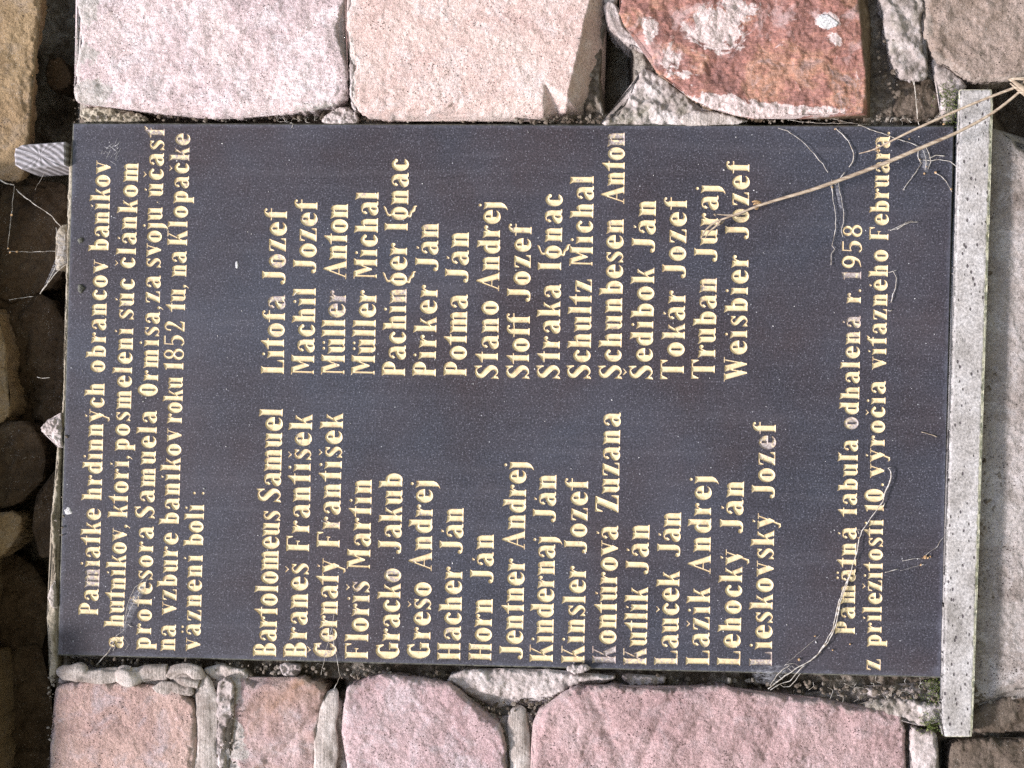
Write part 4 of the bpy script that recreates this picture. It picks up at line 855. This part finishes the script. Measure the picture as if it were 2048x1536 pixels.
WEAR = {(0, 0): {2: .75, 3: .4}, (2, 6): {3: .35, 4: .7}, (3, 7): {5: .3, 6: .65, 7: .6}, (7, 0): {0: .5, 1: .4}, (8, 0): {3: .5, 5: .5}, (9, 0): {5: .6}, (7, 1): {1: .45}, (10, 1): {3: .4},
        (16, 0): {0: .95, 1: .3}, (17, 0): {0: .6}, (18, 0): {0: .55}, (20, 0): {0: .4}, (21, 0): {0: .85}, (21, 1): {2: .55, 3: .8, 4: .4}, (22, 0): {4: .35, 5: .75}, (22, 1): {1: .6}, (24, 0): {4: .6, 5: .8, 0: .3},
        (33, 1): {3: .45, 4: .75}, (38, 2): {0: .75, 6: .5, 7: .7}, (38, 3): {0: .4}, (38, 4): {0: .8, 3: .35}, (36, 0): {4: .3, 5: .4}, (27, 1): {2: .4}, (26, 0): {5: .6}, (1, 1): {3: .3, 0: .2}, (39, 0): {0: .4}, (27, 0): {0: .35}, (28, 0): {0: .35}}
crn = [(145, 245.5), (1909, 251), (1883.5, 1356), (114.5, 1311)]
PL = thing('memorial_plaque', 'dark granite memorial plaque cut with gilded lines of names', 'plaque', tuple(P2W(1896, 800, .015)))
plate_loops = []
random.seed(21)
for li, (p0, p1, size, words) in enumerate(LINES):
    p0 = np.array(p0, float); p1 = np.array(p1, float)
    V = []; F = []; wr = []; rm = []
    for wi, (txt, ys, ye) in enumerate(words):
        gl = [glyph(c) for c in txt]
        nat = sum(g['w'] for g in gl); L_ = (ys - ye) / size
        gaps = len(gl) - 1
        xsc = 1.0
        if gaps > 0:
            gap = (L_ - nat) / gaps
            if gap < .045: xsc = (L_ - .045 * gaps) / nat; gap = .045
            if gap > .14: xsc = min(1.18, (L_ - .14 * gaps) / nat); gap = (L_ - nat * xsc) / gaps
        else: gap = 0
        u = 0.0
        for ci, g in enumerate(gl):
            yy = ys - u * size; t = (yy - p0[1]) / (p1[1] - p0[1]); base = p0 + (p1 - p0) * t
            r_ = (p1 - p0) / np.linalg.norm(p1 - p0); n_ = np.array([r_[1], -r_[0]])
            if n_[0] > 0: n_ = -n_
            sc = size * random.uniform(.985, 1.015); dv = random.uniform(-.5, .5); rot = random.uniform(-.012, .012)
            rr = r_ * math.cos(rot) + n_ * math.sin(rot); nn = n_ * math.cos(rot) - r_ * math.sin(rot)
            mp = lambda Q, z: P2W(*(base + n_ * dv + Q[:, :1] * sc * xsc * rr + Q[:, 1:2] * sc * nn).T, z)
            b = len(V)
            W = mp(g['V'], g['z'] * size * px); V += W.tolist(); F += [tuple(i + b for i in f) for f in g['F']]
            wv_ = WEAR.get((li, wi), {}).get(ci, random.uniform(0, .28) / .8) * .8
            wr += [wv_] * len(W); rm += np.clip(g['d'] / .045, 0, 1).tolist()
            for lp, ho in zip(g['loops'], g['hole']): plate_loops.append((mp(lp, 0.0)[:, [0, 2]], ho))
            u += g['w'] * xsc + gap
    o = new_mesh('lettering', V, F, M['gilt'], False, PL)
    me = o.data
    a, b, c = [np.array(me.vertices[i].co) for i in me.polygons[0].vertices[:3]]
    if np.cross(b - a, c - a)[1] > 0: me.flip_normals()
    me.attributes.new('wear', 'FLOAT', 'POINT').data.foreach_set('value', wr)
    me.attributes.new('rim', 'FLOAT', 'POINT').data.foreach_set('value', rm)
    txt = ' '.join(t for t, _, _ in words if t != '·').replace('roku 1852', 'roku1852')
    o['label'] = 'engraved gilt line reading ' + txt
# the slab: a face with the letters cut through it, bevelled arris, sides and back
def slab():
    C4 = np.array([P2W(x, y, 0.)[[0, 2]] for x, y in crn])
    cen = C4.mean(0)
    if np.sum(C4[:, 0] * np.roll(C4[:, 1], -1) - np.roll(C4[:, 0], -1) * C4[:, 1]) < 0: C4 = C4[::-1]
    def ring(off):
        out = []
        for i in range(4):
            a = C4[i] - C4[i - 1]; b = C4[(i + 1) % 4] - C4[i]; a /= np.linalg.norm(a); b /= np.linalg.norm(b)
            out.append(C4[i] + (b - a) * off)
        q = resample(np.array(out), .012); return q
    inner = ring(.0016); outer = ring(0.)
    if len(inner) != len(outer): outer = inner + (inner - cen) * .003
    nb = len(inner)
    pts = [Vector(p) for p in inner.tolist()]; faces = [list(range(nb))]; kind = ['plate']
    for lp, ho in plate_loops:
        b = len(pts); pts += [Vector(p) for p in lp.tolist()]; fc = list(range(b, b + len(lp))); faces.append(fc); kind.append('hole' if ho else 'out')
        if np.sum(lp[:, 0] * np.roll(lp[:, 1], -1) - np.roll(lp[:, 0], -1) * lp[:, 1]) < 0: fc.reverse()
    gx, gz = np.meshgrid(np.arange(C4[:, 0].min() + .01, C4[:, 0].max() - .005, .012), np.arange(C4[:, 1].min() + .01, C4[:, 1].max() - .005, .012))
    Q = np.stack([gx.ravel(), gz.ravel()], 1); Q = Q[sdf_poly(Q, inner) > .004]
    pts += [Vector(p) for p in Q.tolist()]
    r = delaunay_2d_cdt(pts, [], faces, 1, 1e-8, True)
    V2 = np.array([tuple(v) for v in r[0]]); F = []
    for f_, og in zip(r[2], r[5]):
        ks = [kind[o] for o in og]
        if 'plate' not in ks: continue
        if 'out' in ks and 'hole' not in ks: continue
        F.append(tuple(f_))
    de = np.clip(sdf_poly(V2, outer) / .02, 0, 1)
    V = np.stack([V2[:, 0], np.zeros(len(V2)), V2[:, 1]], 1).tolist()
    a, b, c = [np.array(V[i]) for i in F[0]]
    if np.cross(b - a, c - a)[1] > 0: F = [tuple(reversed(f)) for f in F]
    nf = len(F)
    o = new_mesh('slab_face', V, F, M['granite'], False, PL)
    o.data.attributes.new('edge', 'FLOAT', 'POINT').data.foreach_set('value', de)
    V = []; F = []; ed = []
    seq = [(inner, 0.0), (outer, .0016), (outer, .012), (outer, .030)]
    for q, y in seq:
        for p in q:
            j = 0 if y < .001 else .0005 * (TAB[int(abs(p[0] * 3000)) & 255, int(abs(p[1] * 3000)) & 255] - .5)
            V.append((p[0] + j, y + (abs(j) if y > 0 else 0), p[1] + j))
    for k_ in range(3):
        for i in range(nb):
            F.append((k_ * nb + i, k_ * nb + (i + 1) % nb, (k_ + 1) * nb + (i + 1) % nb, (k_ + 1) * nb + i))
    F.append(tuple(range(3 * nb, 4 * nb)))
    o = new_mesh('slab_edge', V, F, [M['granite_side']], False, PL)
slab()

# lime spots and chips stuck on the plaque
def lump(name, label, cat, x, y, r, mat, parent=None, fl=.35, seed=0, group=None, rx=1.0):
    V = []; F = []; c0 = P2W(x, y, 0.)
    n = 20; m = 7
    for i in range(m + 1):
        ph = i / m * math.pi / 2
        for j in range(n):
            th = 2 * math.pi * j / n
            rr = r * math.cos(ph) * (1 + .35 * (vnoise(np.array([math.cos(th) * 2 + 5]), np.array([math.sin(th) * 2 + 5]), seed)[0] - .5) * 2)
            h = r * fl * math.sin(ph) * (1 + .5 * (vnoise(np.array([i * .9 + 3]), np.array([j * .7]), seed + 2)[0] - .5))
            V.append((c0[0] + rr * math.cos(th) * rx, c0[1] + .0004 - h, c0[2] + rr * math.sin(th)))
    for i in range(m):
        for j in range(n): F.append((i * n + j, i * n + (j + 1) % n, (i + 1) * n + (j + 1) % n, (i + 1) * n + j))
    o = new_mesh(name, V, F, mat, True, parent)
    return tag(o, label, cat, group)
lump('lime_spot', 'white lime spot on the edge of the plaque beside the word Pamiatke', 'stain', 136, 1023, .0042, M['lime'], seed=1)
lump('lead_plug', 'dark raised drip on the plaque above the word obrancov', 'drip', 163, 577, .0038, M['granite_side'], fl=.8, seed=2, rx=1.3)
lump('lead_plug', 'small dark drip on the plaque above the word baníkov', 'drip', 161, 481, .0034, M['granite_side'], fl=.7, seed=3)
lump('stone_chip', 'pale chip on the bare granite left of the name Litofa Jozef', 'chip', 474, 530, .0024, M['lime'], fl=.5, seed=4, rx=1.6)
sm = []
random.seed(33)
for _ in range(150): sm.append((random.uniform(150, 1890), random.uniform(262, 1330), -.0001, random.uniform(.0003, .0008)))
for (a, b, r_) in ((287, 803, .0012), (292, 796, .0009), (284, 792, .0008), (408, 977, .0010), (1448, 340, .0013), (1838, 273, .001), (1600, 1320, .0014), (1632, 1284, .0011), (440, 892, .0007), (452, 893, .0008), (1835, 1118, .0008), (275, 1268, .0007)): sm.append((a, b, -.0004, r_))
o = blobs('dust_specks', sm, M['lime']); tag(o, 'white dust specks scattered over the dark plaque', 'dust', kind='stuff')

# ------------------------------------------------------------------ ledge under the plaque
def ledge():
    yf = -.010
    pl = [(1921, 179), (1985, 179), (1976, 480), (1966, 800), (1955, 1150), (1944, 1474), (1890, 1474), (1884, 1440), (1891, 1150), (1902, 800), (1912, 480)]
    b = resample(np.array(pl, float), 3.0)
    P = []; jn = fbm(b[:, 0], b[:, 1], 14, 4, 91, .7)
    rightside = (b[:, 0] > 1900 + (1474 - b[:, 1]) * .05)
    b[:, 0] += jn * np.where(rightside, 4.0, 1.2); b[:, 1] += jn * np.where((b[:, 1] < 200) | (b[:, 1] > 1460), 1.2, 0)
    gx, gy = np.meshgrid(np.arange(1880, 1990, 3.0), np.arange(178, 1476, 3.0))
    Q = np.stack([gx.ravel(), gy.ravel()], 1); Q = Q[sdf_poly(Q, b) > 1.5]; nb = len(b)
    r = delaunay_2d_cdt([Vector(p) for p in np.concatenate([b, Q]).tolist()], [], [list(range(nb))], 1, 1e-6, False)
    V2 = np.array([tuple(v) for v in r[0]]); d = np.maximum(sdf_poly(V2, b), 0)
    h = -(.0018 * (1 - np.sqrt(1 - (1 - np.clip(d / 3.5, 0, 1)) ** 2))) + .0004 * fbm(V2[:, 0], V2[:, 1], 30, 4, 95)
    W = P2W(V2[:, 0], V2[:, 1], yf); W[:, 1] -= h
    F = [tuple(f) for f in r[2]]
    dr = 1968 - (V2[:, 1] - 179) * .0317 + 16 - V2[:, 0]
    e_at = np.clip(np.minimum(dr, np.minimum(V2[:, 1] - 178, 1475 - V2[:, 1])) / 12, 0, 1)
    kd = {(round(v[0], 3), round(v[1], 3)): i for i, v in enumerate(V2.tolist())}
    bi = [kd.get((round(p[0], 3), round(p[1], 3)), 0) for p in b.tolist()]
    V = W.tolist(); ed = e_at.tolist(); prev = bi
    for y in (.006, .03, .07):
        cur = []
        for i in bi: p = W[i].copy(); p[1] = y; cur.append(len(V)); V.append(p.tolist()); ed.append(.6)
        for j in range(nb): F.append((prev[j], prev[(j + 1) % nb], cur[(j + 1) % nb], cur[j]))
        prev = cur
    F.append(tuple(prev))
    a, b_, c_ = [np.array(V[i]) for i in F[0]]
    if np.cross(b_ - a, c_ - a)[1] > 0: F = [tuple(reversed(f)) for f in F]
    o = new_mesh('stone_ledge', V, F, M['ledge'], True)
    o.data.attributes.new('edge', 'FLOAT', 'POINT').data.foreach_set('value', ed)
    tag(o, 'narrow pale speckled stone ledge running under the dark plaque', 'ledge')
ledge()

# ------------------------------------------------------------------ wooden peg
def peg():
    yf = -.007; yb = .05
    pl = [(30, 296), (46, 289), (90, 286), (130, 283), (131, 331), (96, 334), (42, 338), (30, 330), (28, 312)]
    b = resample(np.array(pl, float), 3.); n = len(b); V = []; F = []
    for (y, s_) in ((yf, .94), (yf + .0015, 1.), (.01, 1.), (yb, .98)):
        c_ = b.mean(0); q = c_ + (b - c_) * s_ if y < 0 else b
        V += P2W(q[:, 0], q[:, 1], np.full(n, yf)).tolist()
        for i in range(n): V[-n + i][1] = y + (.0006 * math.sin(i) if y < 0 else 0)
    for k_ in range(3):
        for i in range(n): F.append((k_ * n + i, k_ * n + (i + 1) % n, (k_ + 1) * n + (i + 1) % n, (k_ + 1) * n + i))
    V.append(P2W(80, 311, yf).tolist())
    for i in range(n): F.append(((i + 1) % n, i, len(V) - 1))
    o = new_mesh('wooden_peg', V, F, M['wood'], False)
    tag(o, 'grey weathered wooden peg standing on the top edge of the plaque', 'wood peg')
peg()
relief('peg_shadow_strip', [(131, 292), (150, 290), (150, 330), (131, 330)], .006, M['dark_brown'], wall, R=3, amp=1, lump=12, seed=98, step=2, depth=.02, jag=1.5)  # dark strip standing in for the peg's shadow on the plaque edge

# ------------------------------------------------------------------ dry grass stalks
def stalk(label, main, radii, extra):
    root = thing('dry_grass_stalk', label, 'grass stalk', tuple(P2W(*main[0])))
    v, f = tube(main, [r * px * .72 for r in radii], 12, .05, 3, 1, .008)
    new_mesh('stem', v, f, M['straw'], True, root)
    for nm, pth, rd in extra:
        v, f = tube(pth, [r * px for r in rd], 8, .15, 5, 1, .002)
        new_mesh(nm, v, f, M['seed'] if nm == 'seed_husk' else M['straw'], True, root)
stalk('long dry grass stalk crossing the lower corner of the plaque and the ledge',
      [(2075, 150, -.075), (2040, 183, -.070), (1985, 226, -.064), (1920, 262, -.058), (1860, 288, -.054), (1760, 330, -.046), (1640, 374, -.038), (1560, 398, -.030), (1515, 412, -.026), (1480, 426, -.022), (1440, 440, -.018)],
      [3.4, 3.6, 3.8, 4.2, 5.0, 5.2, 5.0, 4.0, 3.6, 3.0, 2.2],
      [('side_shoot', [(1440, 439, -.018), (1425, 448, -.016), (1410, 462, -.014), (1402, 478, -.012)], [2.2, 2.0, 1.6, .8]),
       ('side_shoot', [(1442, 441, -.018), (1432, 452, -.015), (1418, 464, -.013), (1410, 477, -.011)], [1.8, 1.8, 1.5, .8]),
       ('side_shoot', [(1500, 418, -.024), (1478, 428, -.016), (1455, 430, -.014), (1428, 428, -.012)], [1.8, 1.5, 1.2, .6]),
       ('side_shoot', [(1510, 412, -.026), (1490, 424, -.018), (1470, 432, -.014), (1458, 430, -.013)], [1.6, 1.4, 1.2, .6]),
       ('side_shoot', [(1428, 428, -.014), (1432, 432, -.013)], [1.5, 1.0]),
       ('side_shoot', [(1437, 450, -.016), (1444, 446, -.013), (1449, 440, -.012)], [1.4, 1.6, .7]),
       ('seed_husk', [(1507, 409, -.022), (1514, 406, -.020), (1524, 408, -.019), (1534, 410, -.018)], [1.0, 3.0, 2.2, .4]),
       ('seed_husk', [(1504, 404, -.022), (1512, 402, -.022), (1522, 404, -.020)], [1.0, 2.0, .5]),
       ('seed_husk', [(1508, 416, -.022), (1514, 418, -.020), (1518, 411, -.019)], [1.0, 2.0, .6])])
stalk('thinner dry grass stalk lying above the long one at the ledge',
      [(2085, 140, -.080), (2040, 170, -.072), (1990, 190, -.066), (1930, 214, -.058), (1840, 254, -.046), (1790, 278, -.038), (1752, 297, -.030), (1735, 303, -.024), (1718, 307, -.02)],
      [3.6, 3.6, 3.6, 3.4, 3.4, 2.8, 2.0, 1.6, .9],
      [('side_shoot', [(1738, 302, -.025), (1745, 299, -.022), (1756, 304, -.018), (1762, 312, -.016)], [1.0, .9, 1.2, .8]),
       ('seed_husk', [(1753, 292, -.016), (1755, 298, -.015), (1758, 304, -.014)], [1.2, 3.2, .8]),
       ('side_shoot', [(1754, 292, -.018), (1754, 284, -.016), (1758, 276, -.014), (1762, 272, -.010)], [.8, .7, .7, .5])])
root = thing('dry_leaf_sheath', 'split dry leaf sheath at the right edge of the picture', 'dry leaf', tuple(P2W(2030, 165, -.07)))
for pth, rd in (([(2016, 158, -.074), (2026, 162, -.076), (2040, 172, -.076), (2075, 196, -.076)], [1.5, 3.5, 5, 6]), ([(2016, 158, -.074), (2036, 157, -.078), (2075, 158, -.08)], [1.2, 3, 5]), ([(2020, 166, -.072), (2038, 180, -.074), (2075, 205, -.074)], [1, 3.5, 5])):
    v, f = tube(pth, [r * px for r in rd], 10, .2, 8, .5, .003); new_mesh('sheath', v, f, M['straw'], True, root)

# ------------------------------------------------------------------ cobwebs, roots
def web(label, strands, blobs_=(), veil=None, cat='cobweb', name='cobweb', mat=None):
    st = []
    random.seed(len(label))
    for pts, r in strands:
        q = []
        dense = resample(np.array([(p[0], p[1]) for p in pts], float), 9, False)
        for i, p in enumerate(dense):
            j = .8 if 0 < i < len(dense) - 1 else 0
            y = pts[0][2] if len(pts[0]) > 2 else -.0015
            q.append((p[0] + random.uniform(-j, j), p[1] + random.uniform(-j, j), y + random.uniform(-.0006, .0004)))
        rr = [r * px * .68 * random.uniform(.6, 1.5) for _ in q]
        st.append(tube(q, rr, 5, .3, len(q), 1, .004))
    root = thing(name, label, cat, tuple(P2W(strands[0][0][0][0], strands[0][0][0][1], 0.)))
    tubes('strand', st, mat or M['silk'], root)['kind'] = 'stuff'
    if blobs_: blobs('debris', [(a, b, -.0015, c * px) for a, b, c in blobs_], M['seed'], root)['kind'] = 'stuff'
    if veil:
        for vl in veil:
            q = resample(np.array(vl, float), 5); n = len(q); c0 = q.mean(0); V = P2W(q[:, 0], q[:, 1], np.full(n, -.0018)).tolist()
            V += P2W(*(c0 + (q - c0) * .55).T, np.full(n, -.003)).tolist(); V.append(P2W(c0[0], c0[1], -.0035).tolist())
            F = [(i, (i + 1) % n, n + (i + 1) % n, n + i) for i in range(n)] + [(n + i, n + (i + 1) % n, 2 * n) for i in range(n)]
            o = new_mesh('veil', V, F, M['veil'], True, root)
            o.data.attributes.new('edge', 'FLOAT', 'POINT').data.foreach_set('value', [0.] * n + [1.] * (n + 1))
web('thick dusty cobweb strand climbing from the plaque edge across the word Pamätná',
    [([(1536, 1378, -.004), (1552, 1366), (1570, 1352), (1598, 1334), (1620, 1322), (1638, 1306), (1655, 1285), (1668, 1262), (1676, 1232), (1680, 1205), (1690, 1180), (1700, 1150), (1708, 1122), (1714, 1105), (1718, 1078), (1724, 1062), (1736, 1044), (1752, 1022), (1765, 1004), (1770, 985), (1778, 970), (1783, 955), (1781, 942), (1776, 936)], 1.5),
     ([(1638, 1306, -.003), (1652, 1282), (1666, 1258), (1672, 1230), (1678, 1202), (1688, 1178), (1697, 1155)], 1.6),
     ([(1541, 1380, -.004), (1560, 1368), (1580, 1362), (1592, 1348), (1610, 1330)], 1.1),
     ([(1540, 1372, -.004), (1553, 1352), (1568, 1338), (1580, 1330)], .8), ([(1548, 1360), (1556, 1366)], .6), ([(1556, 1350), (1566, 1360)], .6), ([(1566, 1342), (1576, 1352)], .6), ([(1574, 1334), (1586, 1344)], .6), ([(1584, 1332), (1592, 1340)], .5),
     ([(1560, 1368), (1566, 1374), (1580, 1372), (1592, 1360), (1602, 1346)], .7), ([(1724, 1062), (1716, 1058), (1718, 1068)], .6), ([(1776, 936), (1783, 934)], .6), ([(1770, 1006), (1766, 1014)], .8),
     ([(1600, 1334), (1590, 1327), (1570, 1330)], .5), ([(1697, 1155), (1712, 1112)], .6), ([(1568, 1332, -.001), (1640, 1270)], .28)],
    [(1598, 1319, 2.6), (1640, 1304, 2.), (1652, 1290, 2.), (1717, 1076, 2.), (1766, 1016, 2.2), (1664, 1262, 1.6), (1696, 1176, 1.8), (1630, 1272, 2), (1700, 1288, 1.6), (1665, 1300, 1.6)],
    [[(1500, 1340), (1520, 1332), (1560, 1328), (1588, 1330), (1570, 1350), (1545, 1372), (1510, 1366)]])
web('cobweb thread beside the name Weisbier running down towards the year 1958',
    [([(1556, 256, -.002), (1575, 262), (1595, 275), (1615, 293), (1632, 312), (1645, 328), (1656, 345)], .75), ([(1662, 365, -.002), (1666, 395), (1671, 430), (1671, 455), (1667, 480), (1664, 492), (1670, 498), (1663, 508), (1662, 530)], .8)])
web('branching cobweb thread hanging from the plaque edge under the long grass stalk',
    [([(1671, 256, -.002), (1684, 268), (1696, 282), (1704, 296), (1708, 312), (1706, 324), (1698, 334)], 1.), ([(1690, 344, -.002), (1680, 356), (1670, 370)], .9), ([(1676, 360, -.002), (1680, 385), (1684, 405), (1688, 425), (1687, 445), (1683, 462), (1686, 474)], .8), ([(1664, 358), (1662, 372), (1666, 392)], .8)],
    [(1664, 374, 2.4), (1671, 258, 2.)], [[(1668, 372), (1678, 362), (1688, 425), (1680, 420)]])
web('dusty cobweb with a pale knot between the grass stalks and the ledge',
    [([(1716, 250, -.002), (1740, 258), (1762, 266), (1790, 276), (1815, 284), (1835, 292)], .9), ([(1828, 160, .006), (1832, 200, .004), (1836, 240, -.002), (1840, 262), (1846, 290), (1856, 312), (1860, 330)], 1.2),
     ([(1838, 293), (1836, 312), (1842, 326)], 1.), ([(1850, 290), (1858, 308), (1862, 324), (1856, 338)], .9), ([(1846, 300), (1852, 320), (1850, 340)], .8),
     ([(1846, 320), (1862, 322), (1878, 319), (1898, 322), (1912, 332), (1917, 338)], 1.1), ([(1858, 316), (1872, 311), (1890, 312)], 1.), ([(1844, 324), (1836, 338), (1822, 358), (1806, 380)], .8), ([(1870, 346), (1882, 352), (1892, 364), (1904, 384)], .8), ([(1836, 317), (1842, 322)], 1.2)],
    [(1871, 345, 3.2), (1849, 347, 2.4), (1853, 333, 1.8), (1902, 378, 2.2), (1840, 319, 1.6), (1819, 278, 1.8), (1888, 248, 2.6)],
    [[(1838, 294), (1852, 290), (1862, 318), (1856, 350), (1846, 340), (1840, 318)]])
web('short curled cobweb thread under the word víťazného', [([(1786, 542, -.002), (1792, 556), (1791, 575), (1786, 590), (1782, 605)], .8), ([(1777, 545), (1786, 542), (1794, 540)], .8), ([(1776, 620), (1780, 622), (1784, 620)], 1.)])
web('twisted pale root fibre below the letter F of Februára', [([(1776, 460, -.002), (1792, 458), (1806, 450), (1820, 445), (1836, 444)], .8), ([(1780, 461), (1800, 452), (1812, 446), (1822, 442), (1826, 444)], .8), ([(1794, 459), (1808, 450), (1812, 443)], .7)], cat='root', name='root_fibre')
random.seed(91)
sc_ = []
for _ in range(26):
    x = random.uniform(196, 236); y = random.uniform(285, 322); a = random.choice((.5, -.7, -1.1)) + random.uniform(-.15, .15); l = random.uniform(6, 20)
    sc_.append(([(x, y, .0001), (x + l * math.cos(a), y + l * math.sin(a))], random.uniform(.25, .5)))
web('patch of fine white scratches on the plaque beside the word baníkov', sc_, cat='scratches', name='scratch_marks', mat=M['lime'])
web('lone straw fragment lying on bare granite by the bottom edge', [([(1843, 864, -.001), (1858, 868), (1874, 874)], 1.0)], cat='straw', name='straw_fragment', mat=M['straw'])
web('seed and cobweb threads beside the word príležitosti near the ledge',
    [([(1804, 1122, -.002), (1820, 1118), (1842, 1117)], .5), ([(1852, 1110), (1862, 1102), (1872, 1095), (1880, 1084), (1888, 1074)], .55), ([(1770, 1145, -.002), (1784, 1141), (1796, 1138)], .9), ([(1848, 1128), (1842, 1131)], 1.2), ([(1800, 1141), (1840, 1131)], .3)],
    [(1850, 1114, 3.4), (1856, 1116, 2.2), (1861, 1113, 1.6), (1842, 1130, 2.2), (1845, 1116, 1.6)])
web('veil of cobweb over the words hutníkov and profesora near the plaque corner',
    [([(193, 1330, -.002), (205, 1316), (216, 1306), (224, 1290), (232, 1272)], 1.1), ([(232, 1272), (246, 1262), (252, 1240), (262, 1215), (276, 1190), (290, 1168), (297, 1150)], .5), ([(240, 1262), (250, 1232), (258, 1200), (270, 1175), (288, 1158)], .45), ([(256, 1248), (260, 1252), (266, 1254)], 1.1), ([(222, 1280), (230, 1290), (226, 1302)], .8), ([(246, 1272), (256, 1290), (250, 1300)], .3)],
    [(222, 1276, 2.2), (226, 1288, 1.8), (262, 1196, 1.4)],
    [[(238, 1272), (244, 1250), (252, 1225), (262, 1190), (280, 1165), (298, 1152), (290, 1180), (276, 1215), (262, 1245), (250, 1268)]])
web('two thin cobweb threads tying the name Černatý to the stones below', [([(670, 1215, -.002), (664, 1255), (652, 1300), (646, 1330), (642, 1350)], .5), ([(664, 1262, -.002), (668, 1290), (674, 1320), (680, 1352), (675, 1366), (668, 1378)], .7), ([(628, 1338, .004), (636, 1328), (646, 1330)], .6)])
web('dusty cobweb threads in the dark recess above the plaque', [([(29, 372, .03), (26, 400), (22, 440), (18, 470), (14, 500)], .8), ([(32, 378, .028), (52, 396), (80, 416), (105, 434), (120, 452), (130, 470)], 1.1), ([(16, 503, .03), (60, 504), (118, 502)], .6), ([(0, 360, .026), (10, 366), (28, 370)], 1.6), ([(18, 600, .03), (40, 596), (66, 593)], .7), ([(74, 754, .03), (84, 756), (100, 755)], .6), ([(112, 300, .02), (70, 380)], .3)],
    [(17, 497, 2.), (20, 505, 2.), (34, 503, 2.), (24, 430, 2.6)])
web('grey funnel of spider silk hanging beside the plaque top', [([(130, 470, .006), (128, 500), (118, 522), (104, 548), (92, 572), (80, 588)], 1.2), ([(134, 528, .006), (118, 540), (104, 556), (88, 576), (80, 588)], 1.), ([(112, 455), (118, 480), (118, 505), (112, 530)], .8)], (), [[(112, 455), (134, 462), (136, 525), (110, 548), (82, 586), (100, 545), (114, 510)]])
web('cobweb over the small dark stone by the plaque corner', [([(1560, 236, .008), (1600, 244), (1650, 247), (1700, 246), (1740, 250)], .8), ([(1640, 233, .01), (1670, 238), (1700, 246)], .7), ([(1810, 150, .004), (1824, 160), (1830, 175)], .8)])
random.seed(77)
fz = []
for _ in range(46):      # fuzz in the gap under the lower edge and the upper one
    if random.random() < .6: x = random.uniform(1570, 1860); y = 1356 + random.uniform(4, 40) + (x - 1570) * .02
    else: x = random.uniform(560, 640) if random.random() < .5 else random.uniform(1500, 1850); y = random.uniform(236, 248)
    a = random.uniform(0, 6.28); l = random.uniform(8, 26)
    fz.append(([(x, y, random.uniform(-.001, .006)), (x + l * .5 * math.cos(a), y + l * .5 * math.sin(a)), (x + l * math.cos(a + .8), y + l * math.sin(a + .8))], random.uniform(.25, .5)))
web('tangle of fine dusty fibres caught in the gaps around the plaque', fz)

# ------------------------------------------------------------------ moss
def moss(items, label):
    V = []; F = []
    for (cx, cy, sx, sy, d, n) in items:
        for _ in range(n):
            x = random.gauss(cx, sx); y = random.gauss(cy, sy); c0 = P2W(x, y, d + random.uniform(-.004, .004))
            for _ in range(3):
                v = np.array([random.uniform(-1, 1), random.uniform(-1.4, .2), random.uniform(-1, 1)]); v /= np.linalg.norm(v)
                s_ = np.cross(v, [0.3, .2, 1]); s_ /= np.linalg.norm(s_); l = random.uniform(.0015, .0035); b = len(V)
                V += [(c0 - s_ * .0005).tolist(), (c0 + s_ * .0005).tolist(), (c0 + v * l).tolist()]; F.append((b, b + 1, b + 2))
    o = new_mesh('moss', V, F, M['moss'], False); tag(o, label, 'moss', kind='stuff')
moss([(1898, 192, 12, 14, -.002, 260), (1905, 232, 10, 12, .004, 160), (1880, 1395, 10, 16, .004, 240), (1868, 1372, 12, 10, .010, 160), (1862, 1448, 12, 10, -.002, 220), (1846, 1402, 16, 10, .008, 120)], 'pale green moss growing in the joints at both ends of the ledge')
